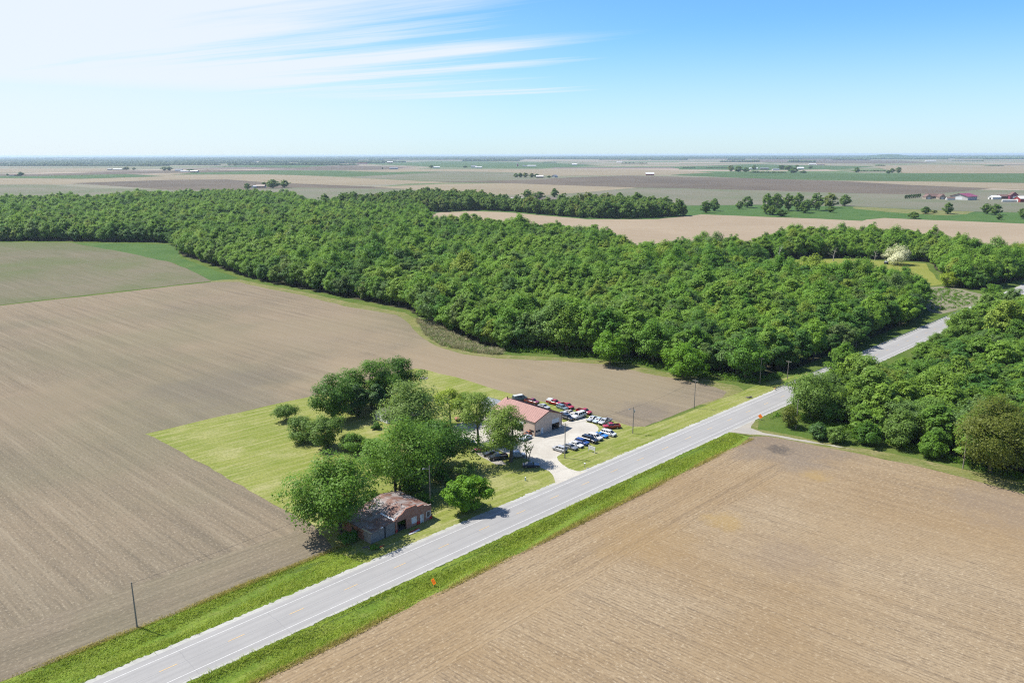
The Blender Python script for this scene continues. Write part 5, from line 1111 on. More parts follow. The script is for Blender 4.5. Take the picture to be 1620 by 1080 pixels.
# roof: rusty sheets laid in rows, ridge at x = 11.7
def roof_z(x): return float(np.interp(x, [-0.3, 6.8, 11.7, 17.8], [2.62, 3.30, 4.45, 3.35]))
cols = [-0.3, 1.9, 4.2, 6.8, 8.4, 10.0, 11.7, 13.7, 15.7, 17.45]
for i in range(len(cols) - 1):
    for j in range(6):
        x0, x1 = cols[i], cols[i + 1] + 0.08; y0 = 0.17 + j * 1.98 if x0 >= 6.7 else -0.32 + j * 2.06; y1 = y0 + (1.98 if x0 >= 6.7 else 2.06) + 0.04
        lift = 0.012 * ((i + j) % 3) + 0.004 * j; z0_, z1_ = roof_z(x0) + lift, roof_z(min(x1, 17.8)) + lift
        m = MB(); m.hexa([(x0, y0, z0_), (x1, y0, z1_), (x1, y1, z1_), (x0, y1, z0_), (x0, y0, z0_ + 0.03), (x1, y0, z1_ + 0.03), (x1, y1, z1_ + 0.03), (x0, y1, z0_ + 0.03)])
        m.build('roof_sheet', M_RUST, bg_)
m = MB(); m.hexa([(6.35, 0.0, 3.36), (6.85, 0.0, 3.42), (6.85, 5.2, 3.42), (6.35, 5.2, 3.36), (6.35, 0.0, 3.43), (6.85, 0.0, 3.49), (6.85, 5.2, 3.49), (6.35, 5.2, 3.43)]); m.build('flashing', M_WHITE, bg_)
m = MB(); m.box(2.6, 3.1, -0.42, -0.1, 2.95, 3.12); m.build('loose_panel', M_WHITE, bg_)
m = MB(); m.hexa([(-0.36, -0.36, 2.66), (0.05, -0.36, 2.70), (0.05, 3.2, 2.70), (-0.36, 3.2, 2.66), (-0.36, -0.36, 2.74), (0.05, -0.36, 2.78), (0.05, 3.2, 2.78), (-0.36, 3.2, 2.74)]); m.build('fascia_board', plain('bare yellow board', (0.48, 0.38, 0.22), 0.8, 0.15), bg_)
for (x0, x1) in ((11.5, 13.0), (16.0, 17.3)):
    wd = empty('window', (0, 0, 0)); wd.parent = bg_
    m = MB(); m.box(x0 + 0.1, x1 - 0.1, -0.02, 0.02, 0.8, 2.2); m.build('pane', M_DOORW if x0 < 12 else M_SHINGLE, wd)
    for a, b, c_, d in ((x0, x0 + 0.12, 0.7, 2.3), (x1 - 0.12, x1, 0.7, 2.3), (x0 + 0.12, x1 - 0.12, 2.18, 2.3), (x0 + 0.12, x1 - 0.12, 0.7, 0.82)): m = MB(); m.box(a, b, -0.20, -0.02, c_, d); m.build('frame', M_WHITE, wd)
dr = empty('door', (0, 0, 0)); dr.parent = bg_
m = MB(); m.box(14.25, 14.95, -0.02, 0.03, 0.02, 2.05); m.build('door_leaf', M_DOORW, dr)
for a, b in ((14.1, 14.22), (14.98, 15.1)): m = MB(); m.box(a, b, -0.20, -0.03, 0.0, 2.2); m.build('frame', M_WHITE, dr)
for a, b, z0_, z1_ in ((13.05, 14.05, 0.02, 0.75), (17.0, 17.75, 0.02, 0.75), (6.85, 7.25, 0.3, 0.9)): m = MB(); m.box(a, b, -0.24, -0.155, z0_, z1_); m.build('red_panel', M_REDPAINT, bg_)

# debris lying before the garage
def debris(name, at, rz, label, bits):
    q = c1 + RE * at[0] + RN * at[1]; e = empty(name, (q[0], q[1], 0.045), ROAD_ROT + rz, label=label, cat='debris')
    for i, (x0, x1, y0, y1, h, mm, t) in enumerate(bits): m = MB(); m.box(x0, x1, y0, y1, 0.02 * i, 0.02 * i + h); o = m.build('plank', mm, e); o.rotation_euler = (0, 0, t)
debris('fallen_boards', (10.4, 2.1), 0.05, 'red and white fallen boards on the grass before the garage doorway', [(-1.6, 1.6, -0.45, 0.2, 0.08, M_WHITE, 0.0), (-1.0, 1.9, 0.1, 0.45, 0.14, M_REDPAINT, 0.06), (-1.9, 0.4, -0.7, -0.4, 0.06, M_WOOD, -0.05)])
debris('fallen_boards', (-0.6, 1.3), -0.2, 'scattered red planks and rubble at the left corner of the garage', [(-1.2, 1.2, -0.3, 0.1, 0.10, M_WOOD, 0.3), (0.3, 1.3, 0.1, 0.4, 0.18, M_REDPAINT, 0.1), (-0.2, 1.1, -0.9, -0.6, 0.08, M_WHITE, 0.2), (-2.2, -0.8, -0.2, 0.4, 0.06, M_SHINGLE, -0.3), (0.4, 2.1, -1.6, -1.4, 0.06, M_REDPAINT, 0.25)])

# ------------------------------------------------------------------ poles, signs, rail
def pole(p, top_y, label, arm=True, h=None, lamp=False, lean=0.0, trans=False, vv=None):
    q = gp(*p); hh = h or height_at(p, top_y); e = empty('utility_pole', (q[0], q[1], 0.0), ROAD_ROT, label=label, cat='pole', group='utility poles along the road')
    m = MB(); m.tube((0, 0, -0.2), (lean * hh, 0, hh), 0.16, 0.11, 8); m.build('post', M_POLE, e)
    if arm:
        m = MB(); m.box(lean * hh - 0.06, lean * hh + 0.06, -1.1, 1.1, hh - 0.55, hh - 0.42); a = m.build('cross_arm', M_POLE, e)
        for y in (-1.0, -0.45, 0.45, 1.0): m = MB(); m.tube((lean * hh, y, hh - 0.42), (lean * hh, y, hh - 0.25), 0.045, 0.03, 6); m.build('insulator', M_WHITE, a)
    if lamp:
        m = MB(); m.tube((0, 0, hh - 0.9), (-1.3, 0.5, hh - 0.6), 0.05, 0.04, 6); a = m.build('lamp_bracket', M_STEEL, e); m = MB(); m.hexa([(-1.75, 0.50, hh - 0.72), (-1.2, 0.30, hh - 0.72), (-1.1, 0.62, hh - 0.72), (-1.65, 0.82, hh - 0.72), (-1.7, 0.55, hh - 0.5), (-1.25, 0.38, hh - 0.5), (-1.18, 0.58, hh - 0.5), (-1.6, 0.75, hh - 0.5)]); m.build('lamp_head', M_STEEL, a)
    if trans: m = MB(); m.tube((0, -0.36, hh - 1.9), (0, -0.36, hh - 0.95), 0.22, 0.22, 10); m.build('transformer', M_STEEL, e)
    return e, Vector((q[0], q[1], hh - 0.3))
PL = [((217, 992), 918, 'utility pole standing alone beside the tilled field at lower left', False, False, False), ((681, 799), 736, 'pale utility pole behind the right end of the brick garage', False, True, False),
      ((893.5, 724.5), 669, 'utility pole with lamp at the mouth of the gravel lot', True, True, False), ((1001, 685.5), 643, 'utility pole with transformer at the corner of the mown lot', False, True, True),
      ((1098, 645.5), 600, 'utility pole with cross arm at the tip of the tilled field', True, False, False), ((1202, 606), 565, 'utility pole standing against the dark wood left of the guardrail end', True, False, False),
      ((1245.5, 600), 570, 'shorter pole just right of the guardrail end', True, False, False), ((1354, 551), 529, 'pole beside the road half way along the wood', False, False, False), ((1422, 517), 495, 'pole at the dark corner of the main wood', False, False, False), ((1487, 491), 458, 'pole in the small marsh', True, False, False)]
tops = []
for p, ty, lab, arm, lamp, tr in PL: tops.append(pole(p, ty, lab, arm, lamp=lamp, trans=tr)[1])
_, r0 = pole((1259, 678), 631, 'pole at the left end of the right-hand thicket', False); _, r1 = pole((1523, 741.5), 685, 'leaning pole before the bronze oak at far right', False)
r2 = Vector((*(np.array(r1[:2]) + (np.array(r1[:2]) - np.array(r0[:2]))), r1.z))
M_WIRE = plain('power wire', (0.035, 0.035, 0.035), 0.6, 0.1)
def wire(a, b, off, label, sag=0.6):
    m = MB(); pts = []; n = 10; d = Vector((RN[0] * off, RN[1] * off, 0))
    for i in range(n + 1): t = i / n; pts.append(a.lerp(b, t) + d - Vector((0, 0, sag * 4 * t * (1 - t))))
    for p0, p1 in zip(pts[:-1], pts[1:]): m.tube(p0, p1, 0.022, 0.022, 4, cap=False)
    m.build('power_line', M_WIRE, label=label, cat='wire', group='power lines')
names = ['the lower left pole', 'the garage pole', 'the lot mouth pole', 'the transformer pole', 'the field tip pole', 'the dark wood pole', 'the guardrail pole', 'the mid-wood pole', 'the wood corner pole', 'the marsh pole']
for i, j in ((0, 1), (1, 2), (2, 3), (3, 4), (4, 5), (5, 7), (7, 8), (8, 9)): wire(tops[i], tops[j], 0.0, 'overhead wire from %s to %s' % (names[i], names[j]))
wire(r0, r1, 0.0, 'overhead wire along the front of the right-hand thicket'); wire(r1, r2, 0.0, 'overhead wire leaving the picture at the right')

def warn_sign(p, label, u=None, v=None):
    q = gp(*p); e = empty('work_sign', (q[0], q[1], dip(*to_uv(q))), ROAD_ROT, label=label, cat='sign', group='orange work signs')
    m = MB(); R_ = 0.86; zc = 1.25; m.prism([(0, zc - R_), (R_, zc), (0, zc + R_), (-R_, zc)], 'x', -0.02, 0.02); s = m.build('diamond_panel', M_ORANGE, e)
    for k, (w_, z) in enumerate(((0.36, 0.26), (0.46, 0.0), (0.36, -0.26))):
        for a, b in ((-w_, -w_ * 0.35), (-w_ * 0.2, w_ * 0.3), (w_ * 0.45, w_)): m = MB(); m.box(-0.026, -0.021, a, b, zc + z - 0.07, zc + z + 0.07); m.build('dark_mark', M_ORANGE2, s)
    m = MB(); m.tube((0.06, 0, -0.1), (0.06, 0, zc + 0.3), 0.03, 0.03, 6); m.build('stand_post', M_STEEL, e)
    for sg in (-1, 1): m = MB(); m.tube((0.06, 0, 0.35), (0.06 + 0.5, sg * 0.6, -0.05), 0.02, 0.02, 5); m.build('stand_leg', M_STEEL, e); m = MB(); m.tube((0.06, 0, 0.35), (-0.45, sg * 0.6, -0.05), 0.02, 0.02, 5); m.build('stand_leg', M_STEEL, e)
warn_sign((686, 924.5), 'orange diamond work sign in the near ditch of the stubble field'); warn_sign((1202.5, 664), 'orange diamond work sign at the driveway on the far right roadside')

q = gp(936, 715.2)
nbd = empty('notice_board', (q[0], q[1], 0.045), ROAD_ROT, label='white notice board on two posts on the mown grass', cat='sign')
m = MB(); m.box(-0.03, 0.03, -1.35, 1.35, 0.75, 1.95); bd = m.build('board', M_WHITE, nbd)
for a, b, z0_, z1_ in ((-0.95, -0.55, 1.5, 1.72), (-0.35, 0.10, 1.52, 1.75), (0.3, 0.85, 1.5, 1.72), (-0.8, -0.2, 1.05, 1.25), (0.05, 0.55, 1.05, 1.25)): m = MB(); m.box(0.031, 0.036, a, b, z0_, z1_); m.build('faded_mark', plain('faded grey print', (0.40, 0.44, 0.47), 0.7, 0.1) if 'faded grey print' not in MATS else MATS['faded grey print'], bd); m = MB(); m.box(-0.036, -0.031, a, b, z0_, z1_); m.build('faded_mark', MATS['faded grey print'], bd)
for y in (-1.2, 1.2): m = MB(); m.box(-0.10, -0.032, y - 0.05, y + 0.05, -0.1, 1.95); m.build('post', M_WHITE, nbd)
q = ruv(117.8, -7.2); mb_ = empty('mailbox', (q[0], q[1], 0.04), ROAD_ROT, label='small white mailbox on a post by the lot entrance', cat='mailbox')
m = MB(); m.box(-0.05, 0.05, -0.05, 0.05, -0.1, 1.15); m.build('post', M_WOOD, mb_); m = MB(); m.loft([[(0.14 * math.cos(a), y, 1.28 + 0.17 * math.sin(a)) for a in np.linspace(0, 2 * math.pi, 13)[:-1]] for y in (-0.28, 0.28)]); m.build('box', M_WHITE, mb_)
q = ruv(99.6, -12.6); pd = empty('utility_pedestal', (q[0], q[1], 0.04), ROAD_ROT, label='pale utility pedestal on the grass left of the lot entrance', cat='utility box')
m = MB(); m.box(-0.14, 0.14, -0.14, 0.14, -0.05, 0.85); m.build('cabinet', plain('pale green metal', (0.42, 0.50, 0.42), 0.5, 0.1), pd); m = MB(); m.box(-0.16, 0.16, -0.16, 0.16, 0.85, 0.98); m.build('cap', M_WHITE, pd)
q = gp(1220.5, 655.5); rp = empty('reflector_post', (q[0], q[1], 0.0), ROAD_ROT, label='small white reflector post right of the far orange sign', cat='post')
m = MB(); m.tube((0, 0, -0.1), (0, 0, 0.9), 0.05, 0.05, 6); m.build('stake', M_STEEL, rp); m = MB(); m.box(-0.03, 0.03, -0.22, 0.22, 0.7, 1.1); m.build('plate', M_WHITE, rp)
# stump and burnt ring on the lawn
def stone_ring(p, r, label, n=14):
    q = gp(*p); e = empty('fire_ring', (q[0], q[1], 0.045), 0, label=label, cat='fire ring'); rng_ = random.Random(5); ash = plain('ash and char', (0.20, 0.18, 0.165), 0.95, 0.4, 2.0)
    m = MB(); m.loft([[(r * s * math.cos(a), r * s * math.sin(a), z) for a in np.linspace(0, 2 * math.pi, 15)[:-1]] for s, z in ((0.95, 0.0), (0.6, 0.14), (0.15, 0.25))]); m.build('ash_heap', ash, e)
    st = plain('fieldstone', (0.36, 0.32, 0.28), 0.9, 0.2, 3.0)
    for i in range(n):
        a = 2 * math.pi * i / n; s = rng_.uniform(0.18, 0.30); m = MB(); m.loft([[(r * math.cos(a) + s * k_ * math.cos(b), r * math.sin(a) + s * k_ * math.sin(b), z) for b in np.linspace(0, 2 * math.pi, 8)[:-1]] for k_, z in ((0.8, 0.0), (1.0, s * 0.5), (0.6, s))]); m.build('stone', st, e)
stone_ring((671, 598.5), 1.4, 'burnt ring of stones on the lawn behind the yard trees')
def stump(p, label):
    q = gp(*p); e = empty('brush_pile', (q[0], q[1], 0.045), 0.4, label=label, cat='brush pile'); r_ = random.Random(9)
    for i in range(9): m = MB(); a = r_.uniform(-0.5, 0.5); y = r_.uniform(-0.5, 0.5); m.tube((-1.1 * math.cos(a), y - math.sin(a), 0.1 + 0.05 * i), (1.1 * math.cos(a), y + math.sin(a), 0.12 + 0.05 * i), 0.09, 0.06, 6); m.build('log', M_POLE if i % 3 else M_WOOD, e)
stump((1185, 629), 'heap of cut logs on the grass near the guardrail')

gr0 = empty('guardrail', (*ruv(225, -5.75), 0.05), ROAD_ROT, label='steel guardrail along the left side of the road by the wood', cat='guardrail')
m = MB(); m.loft([[(x, y_, z_) for y_, z_ in ((-0.02, 0.42), (0.05, 0.50), (-0.02, 0.56), (0.05, 0.64), (-0.02, 0.72), (0.02, 0.72), (0.09, 0.64), (0.02, 0.56), (0.09, 0.50), (0.02, 0.42))] for x in np.linspace(0, 225, 60)]); m.build('rail', M_STEEL, gr0)
pm = MB(); pm.box(-0.08, 0.08, 0.10, 0.26, -0.1, 0.74); pme = pm.mesh('rail_post', M_POLE)
for i in range(60): o = link('rail_post', pme, gr0); o.location = (0.3 + i * 3.81, 0, 0)
m = MB(); m.box(-0.5, 0.05, -0.06, 0.30, 0.35, 0.80); m.build('end_piece', M_YELLOW, gr0)
q = gp(1402, 418); hut = empty('field_hut', (q[0], q[1], 0.05), 0.5, label='tiny dark open hut left of the blossoming tree', cat='hut')
m = MB(); m.box(-1.3, 1.3, 1.0, 1.1, 0, 1.9); m.box(-1.3, -1.2, -1.1, 1.0, 0, 1.9); m.box(1.2, 1.3, -1.1, 1.0, 0, 1.9); m.build('wall', M_TRIM, hut); m = MB(); m.prism([(-1.5, 1.9), (1.5, 1.9), (0, 2.6)], 'y', -1.3, 1.2); m.build('roof', M_GREYROOF, hut)

# ------------------------------------------------------------------ farms of the plain
M_REDBARN = plain('red barn paint', (0.26, 0.030, 0.028), 0.7, 0.1, 0.3); M_PURP = plain('maroon roof metal', (0.24, 0.055, 0.10), 0.5, 0.08, 0.3); M_PALE = plain('pale grey siding', (0.47, 0.47, 0.46), 0.6, 0.06, 0.3)
M_BRNROOF = plain('brown roof', (0.16, 0.10, 0.085), 0.8, 0.1, 0.3); M_TANSIDE = plain('tan brick', (0.36, 0.30, 0.25), 0.8, 0.1, 0.3)
FARMG = 'farm buildings of the plain'
def barn(p, L, W, hw_, hr, wall, roof, az, label, cat='barn', name='barn', windows=0, door=True, host=None):
    """gabled building: length L along azimuth az, standing over ground pixel p"""
    q = gp(*p); e = empty(name, (q[0], q[1], 0.3), math.pi / 2 - DEG(az), label=label, cat=cat, group=FARMG)
    if host is not None:      # a wing belongs to its house
        del e['category'], e['group']; e.parent = host; e.matrix_parent_inverse = host.matrix_basis.inverted()
    m = MB(); m.box(-L / 2, L / 2, -W / 2, W / 2, -0.5, hw_); m.prism([(-W / 2, hw_), (W / 2, hw_), (0, hw_ + hr)], 'x', -L / 2, L / 2); m.build('wall', wall, e)
    o_ = 0.05 * W; sl2 = hr / (W / 2)
    for s in (-1, 1):
        m = MB(); y0 = s * (W / 2 + o_); z0_ = hw_ - sl2 * o_ + 0.1; z1_ = hw_ + hr + 0.1
        m.hexa([(-L / 2 - o_, y0, z0_), (L / 2 + o_, y0, z0_), (L / 2 + o_, 0, z1_), (-L / 2 - o_, 0, z1_), (-L / 2 - o_, y0, z0_ + 0.3), (L / 2 + o_, y0, z0_ + 0.3), (L / 2 + o_, 0, z1_ + 0.3), (-L / 2 - o_, 0, z1_ + 0.3)]); m.build('roof', roof, e)
    if door:
        for s in (-1, 1): m = MB(); m.box(s * (L / 2) - 0.08, s * (L / 2) + 0.08, -W * 0.18, W * 0.18, 0, hw_ * 0.8); m.build('door', M_DOORW if wall is not M_WHITE else M_TRIM, e)
    for k in range(windows):
        for s in (-1, 1): x = -L / 2 + (k + 1) * L / (windows + 1); m = MB(); m.box(x - 0.7, x + 0.7, s * W / 2 - 0.08, s * W / 2 + 0.08, hw_ * 0.35, hw_ * 0.75); m.build('window', M_WINDOW, e)
    return e
fh = barn((1478, 314), 34, 12, 4.2, 4.5, M_TANSIDE, M_BRNROOF, 96, 'tan farmhouse with broad brown hipped roofs on the right plain', 'house', 'farmhouse', 4)
barn((1466.5, 314.8), 16, 11, 4.0, 4.5, M_TANSIDE, M_BRNROOF, 6, 'left front wing of the farmhouse', 'house', 'wing', 2, host=fh); barn((1488, 315), 16, 11, 4.0, 4.5, M_TANSIDE, M_BRNROOF, 6, 'right front wing of the farmhouse', 'house', 'wing', 2, host=fh)
barn((1524, 316), 30, 34, 6.5, 5.0, M_PALE, M_PURP, 60, 'large pale machine shed with maroon roof right of the farmhouse', 'shed', 'machine_shed')
barn((1503, 316.5), 14, 8, 3.0, 2.0, M_WHITE, M_BRNROOF, 96, 'small white outbuilding between the farmhouse and maroon-roofed shed', 'shed', 'outbuilding')
barn((1573, 315.5), 18, 12, 4.0, 3.0, M_WHITE, M_WHITE, 80, 'white shed at the left of the red farm', 'shed', 'outbuilding'); barn((1588, 314.5), 24, 10, 4.5, 3.0, M_BRNROOF, M_BRNROOF, 96, 'long brown house in the middle of the red farm', 'house', 'farmhouse', 3)
barn((1602, 315), 12, 14, 7.0, 6.0, M_PURP, M_BRNROOF, 10, 'tall dark maroon barn behind the white yard wall', 'barn', 'barn'); barn((1597, 319.5), 26, 3, 3.2, 0.6, M_WHITE, M_WHITE, 96, 'low white feed store in front of the maroon barn', 'shed', 'feed_store', door=False); barn((1616, 319.5), 20, 16, 6.0, 4.0, M_REDBARN, M_WHITE, 80, 'bright red barn with white roof at the right edge', 'barn', 'barn')
barn((413, 297), 24, 12, 4.0, 3.5, M_TANSIDE, M_TANSIDE, 96, 'pale-roofed farmhouse between trees behind the left wood', 'house', 'farmhouse', 3); barn((402, 297.5), 12, 9, 4.0, 2.5, M_PALE, M_WHITE, 20, 'white shed left of the pale-roofed farmhouse', 'shed', 'outbuilding')
barn((818, 318), 34, 10, 3.5, 1.6, M_WHITE, M_WHITE, 96, 'long white roof showing over the tree belt', 'shed', 'long_shed')
barn((854, 281.5), 26, 14, 5.0, 4.0, M_BRNROOF, M_WHITE, 96, 'white-roofed barn right of the mid plain tree row', 'barn', 'barn'); barn((877.5, 281), 24, 14, 5.0, 4.5, M_PALE, M_GREYROOF, 30, 'grey and white house alone right of the mid plain tree row', 'house', 'farmhouse', 2)
barn((1028, 277.5), 34, 16, 6.0, 4.5, M_REDBARN, M_WHITE, 96, 'lone red barn with white roof on the dark ploughed land', 'barn', 'barn')
for i, (x, y, L, W, h, wl, rf, lab) in enumerate([
    (188, 269, 60, 16, 5, M_PALE, M_WHITE, 'long pale sheds on the left plain'), (174, 269.3, 24, 14, 5, M_SHINGLE, M_GREYROOF, 'dark shed left of the long pale sheds'), (20, 278.5, 22, 10, 4, M_WHITE, M_BRNROOF, 'small white farm at the far left edge'), (28, 278.5, 24, 12, 5, M_BRNROOF, M_BRNROOF, 'brown shed at the small far left farm'),
    (292.5, 273, 40, 16, 5, M_SHINGLE, M_WHITE, 'left one of the twin pale-roofed barns'), (307.5, 273, 40, 18, 6, M_SHINGLE, M_WHITE, 'right one of the twin pale-roofed barns'), (283, 270.5, 40, 12, 6, M_WHITE, M_GREYROOF, 'white farmhouse behind the twin barns'),
    (573, 259.8, 100, 18, 6, M_WHITE, M_REDBARN, 'far white shed with red end left of centre'), (617, 258, 60, 24, 10, M_REDBARN, M_WHITE, 'far tall red and white barn left of centre'), (623, 267.8, 50, 16, 7, M_GREYROOF, M_GREYROOF, 'blue-grey shed on the pale strip left of centre'), (690, 265.8, 46, 16, 6, M_WHITE, M_WHITE, 'white sheds right of a dark tree at centre left'),
    (750, 265.6, 36, 18, 9, M_WHITE, M_GREYROOF, 'white barn at the centre of the plain'), (757, 265.8, 46, 14, 5, M_PALE, M_WHITE, 'low pale shed right of the white centre barn'), (832, 263.6, 50, 14, 5, M_PALE, M_GREYROOF, 'pale shed at the foot of the dark silo'), (841, 263.6, 60, 18, 6, M_WHITE, M_WHITE, 'bright white shed right of the dark silo'), (909, 261.8, 40, 20, 8, M_WHITE, M_WHITE, 'single white barn on the far green land'),
    (1191.7, 268, 50, 16, 5, M_PALE, M_WHITE, 'white-roofed shed left in the long hedged farmstead'), (1209, 268.5, 46, 16, 6, M_SHINGLE, M_GREYROOF, 'blue-grey house in the long hedged farmstead'), (1227, 269.5, 36, 14, 5, M_WHITE, M_GREYROOF, 'white shed with grey roof in the long hedged farmstead'), (1266, 268.2, 34, 22, 8, M_WHITE, M_WHITE, 'white barns at the right end of the hedged farmstead'), (1285, 260.8, 60, 16, 6, M_PALE, M_WHITE, 'far pale shed above the hedged farmstead'), (1298, 261, 60, 16, 7, M_TANSIDE, M_TANSIDE, 'far tan shed above the hedged farmstead'),
    (1472, 255.7, 120, 24, 9, M_WHITE, M_WHITE, 'farthest white farm under the wooded hill'), (1354, 250.2, 120, 30, 12, M_WHITE, M_WHITE, 'white works on the right skyline'), (980, 257, 60, 16, 6, M_WHITE, M_WHITE, 'tiny far white shed right of centre')]):
    barn((x, y), L, W, h, h * 0.6, wl, rf, 96 if i % 2 else 84, lab, 'barn', 'barn')
q = gp(819, 263.4); si = empty('silo', (q[0], q[1], 0), 0, label='dark farm silo on the far centre plain', cat='silo', group=FARMG); m = MB(); m.tube((0, 0, -0.5), (0, 0, 20), 5.0, 5.0, 14); m.build('shaft', M_PURP, si); m = MB(); m.tube((0, 0, 20), (0, 0, 24), 5.1, 0.6, 14); m.build('dome', M_GREYROOF, si)

# distant woods, far hill
def belts(name, rows_, seed, label, leaf, hmin=9, hmax=17):
    V = []; Q = []; r = np.random.default_rng(seed)
    for (x0, x1, y, cover) in rows_:
        a, b = gp(x0, y), gp(x1, y); d = np.hypot(*((a + b) / 2)); L = np.hypot(*(b - a)); n = max(8, int(L / (d / 1230.0 * 1.1))); dep = max(40.0, d * 0.012)
        t = np.arange(n) / n; ph = r.uniform(0, 50, 6); ccov = sum(np.sin(t * L / d * f + p) for f, p in zip((3, 7, 13, 29, 53, 97), ph)) / 3.2
        on = ccov < (cover * 2 - 1) * 1.3
        hgt = r.uniform(hmin, hmax, n) * (1 + 0.25 * np.sin(t * L / d * 40 + ph[0])); hgt = np.where(on, hgt, 0)
        dirv_ = (b - a) / L; nrm = np.array([-dirv_[1], dirv_[0]]); nrm = nrm if nrm @ a > 0 else -nrm
        for i in range(n):
            if hgt[i] <= 0: continue
            c = a + (b - a) * (t[i] + r.uniform(-0.3, 0.3) / n) + nrm * r.uniform(0, dep * 0.4); w_ = L / n * r.uniform(0.7, 1.5); h = hgt[i]; k_ = len(V)
            ring = [(-0.5, -0.5), (0.5, -0.5), (0.5, 0.5), (-0.5, 0.5)]
            for sc_, z in ((1.0, 0.0), (1.1, h * 0.6), (0.55, h)):
                for (u_, w2) in ring: p_ = c + dirv_ * u_ * w_ * sc_ + nrm * w2 * dep * sc_; V.append((p_[0], p_[1], z))
            for lv in (0, 4):
                for s in range(4): s2 = (s + 1) % 4; Q.append((k_ + lv + s, k_ + lv + s2, k_ + lv + 4 + s2, k_ + lv + 4 + s))
            Q.append((k_ + 8, k_ + 9, k_ + 10, k_ + 11))
    return link(name, mesh_np(name, V, Q, leaf), label=label, cat='woodland', kind='stuff')
L_FAR = leafmat('far woods', (0.030, 0.050, 0.030), (0.042, 0.062, 0.034), trans=0.1, patch=0.001)
belts('distant_woods', [(-80, 260, 262.6, 0.85), (150, 560, 261.2, 0.62), (-80, 200, 260.6, 0.9), (-80, 540, 258.8, 0.78), (-80, 620, 256.6, 0.66), (-80, 560, 254.8, 0.7), (-80, 700, 253.0, 0.75), (540, 660, 258.2, 0.5), (540, 640, 256.9, 0.6), (-80, 300, 257.7, 0.9), (-80, 460, 255.7, 0.8), (-80, 600, 253.9, 0.8)], 81, 'hazy blue-green woods on the left of the far plain', L_FAR)
belts('distant_woods', [(-80, 1700, 252.0, 0.62), (-80, 1700, 251.4, 0.84), (-80, 1700, 250.8, 0.84), (-80, 1700, 250.3, 0.88), (-80, 1700, 249.8, 0.9), (-80, 1700, 249.3, 0.9), (-80, 1700, 248.4, 0.95), (-80, 1700, 247.6, 1.0), (-80, 1700, 247.0, 1.0), (640, 1000, 252.9, 0.5), (1000, 1700, 253.0, 0.35), (700, 1350, 255.0, 0.16), (1100, 1400, 256.5, 0.14)], 82, 'hazy blue woods along the whole horizon', L_FAR, 12, 24)
belts('hedgerows', [(1080, 1160, 265.8, 0.6), (1160, 1280, 273.4, 0.5), (1350, 1400, 271.2, 0.6), (1020, 1100, 265.0, 0.55), (1280, 1640, 268.8, 0.10), (1540, 1640, 274.5, 0.15), (930, 1040, 259.0, 0.35), (860, 880, 257.4, 0.8), (1380, 1500, 256.0, 0.3), (560, 640, 262.0, 0.2), (0, 540, 264.6, 0.06), (540, 1100, 261.8, 0.08), (600, 1000, 259.3, 0.12), (1100, 1640, 262.6, 0.07), (1100, 1640, 259.6, 0.12), (300, 900, 257.2, 0.14), (1200, 1640, 254.6, 0.2)], 83, 'thin hedgerows and scrub on the far plain', L_FAR, 4, 10)
def hill():
    a, b = gp(1340, 250.5), gp(1470, 250.5); V = []; Q = []; n, k_ = 60, 14; d = (b - a); L = np.hypot(*d); d = d / L; nn = np.array([-d[1], d[0]]); r = np.random.default_rng(3)
    for i in range(n + 1):
        for j in range(k_ + 1):
            t, s = i / n, j / k_; z = 66 * (math.sin(math.pi * t) ** 1.5) * (math.sin(math.pi * s) ** 0.8) + (r.uniform(0, 9) if 0 < i < n and 0 < j < k_ else -2); p_ = a + d * L * t + nn * (s - 0.1) * 1500; V.append((p_[0], p_[1], z))
    for i in range(n):
        for j in range(k_): Q.append((i * (k_ + 1) + j, (i + 1) * (k_ + 1) + j, (i + 1) * (k_ + 1) + j + 1, i * (k_ + 1) + j + 1))
    link('wooded_hill', mesh_np('wooded_hill', V, Q, L_FAR), kind='structure')
hill()

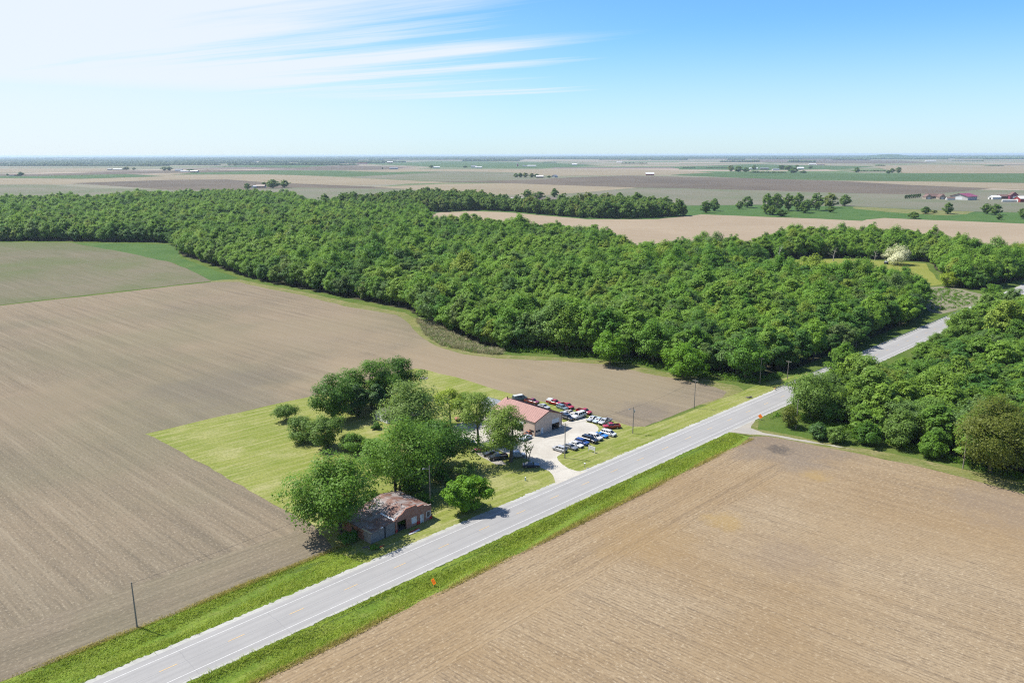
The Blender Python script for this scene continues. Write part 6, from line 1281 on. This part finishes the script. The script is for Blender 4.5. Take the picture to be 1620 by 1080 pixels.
# ------------------------------------------------------------------ standing grass on the verges
def grass(name, n, u0, u1, v0, v1, seed, mats, label, hmin=0.12, hmax=0.40, follow=True):
    r = np.random.default_rng(seed); u = r.uniform(u0, u1, n); v = r.uniform(v0, v1, n)
    den = np.sin(u * 0.21 + 3 * np.sin(v * 0.5)) + np.sin(u * 0.063 + v * 0.9 + 1.3) + r.normal(0, 0.8, n); keep = den > -0.6; u, v, den = u[keep], v[keep], den[keep]; n = len(u)
    P = A0 + np.outer(u, RE) + np.outer(v, RN)
    T = DITCH_R if v0 > 0 else list(reversed(DITCH_L)); zg = np.interp(v, [a for a, b in T], [b for a, b in T], left=0, right=0) if follow else np.zeros(n)
    fade = np.clip(1 - (u - 160) / 14, 0, 1) if v0 > 0 else np.clip(1 - (u - 30) / 14, 0, 1); zg = zg * fade
    h = r.uniform(hmin, hmax, n) * (1 + 0.25 * np.clip(den, -1, 2)); a = r.uniform(0, 6.283, n); w_ = r.uniform(0.03, 0.08, n); lean = r.normal(0, 0.9, (n, 2)) * h[:, None]
    dx = np.column_stack([np.cos(a), np.sin(a)]) * w_[:, None]
    V = np.empty((n, 3, 3)); V[:, 0, :2] = P - dx; V[:, 1, :2] = P + dx; V[:, 2, :2] = P + lean; V[:, 0, 2] = V[:, 1, 2] = zg + 0.0; V[:, 2, 2] = zg + h
    link(name, mesh_np(name, V.reshape(-1, 3), np.arange(3 * n).reshape(n, 3), mats), label=label, cat='grass', kind='stuff')
L_GRASS = leafmat('grass blades', (0.120, 0.158, 0.030), (0.178, 0.205, 0.045), trans=0.40, patch=0.15)
L_GRASSD = leafmat('dry grass blades', (0.20, 0.155, 0.085), (0.23, 0.175, 0.095), trans=0.4, patch=0.15)
grass('tall_grass', 90000, -45, 172, 6.3, 13.9, 91, L_GRASS, 'tall green grass in the ditch beside the stubble field', 0.18, 0.50)
grass('tall_grass', 52000, -60, 46, -15.6, -6.3, 92, L_GRASS, 'tall green grass on the left verge below the tilled field')
grass('dry_grass', 26000, -45, 172, 13.4, 14.8, 93, L_GRASSD, 'dry grass fringe along the stubble field edge', 0.2, 0.5, follow=False)
grass('dry_grass', 16000, -60, 46, -16.6, -15.2, 94, L_GRASSD, 'dry grass fringe along the tilled field edge', 0.15, 0.4, follow=False)

# ------------------------------------------------------------------ the air
def haze():
    m, t = new_mat('summer haze')
    v = t.n('ShaderNodeVolumePrincipled'); v.inputs['Color'].default_value = (0.66, 0.84, 1.0, 1); v.inputs['Density'].default_value = 3.8e-5; v.inputs['Anisotropy'].default_value = 0.2
    t.t.links.new(v.outputs[0], t.n('ShaderNodeOutputMaterial').inputs['Volume'])
    b = MB(); b.box(-59000, 59000, -59000, 59000, -3, 90); b.build('haze', m, kind='stuff', label='thin blue summer haze over the plain', cat='haze')
haze()
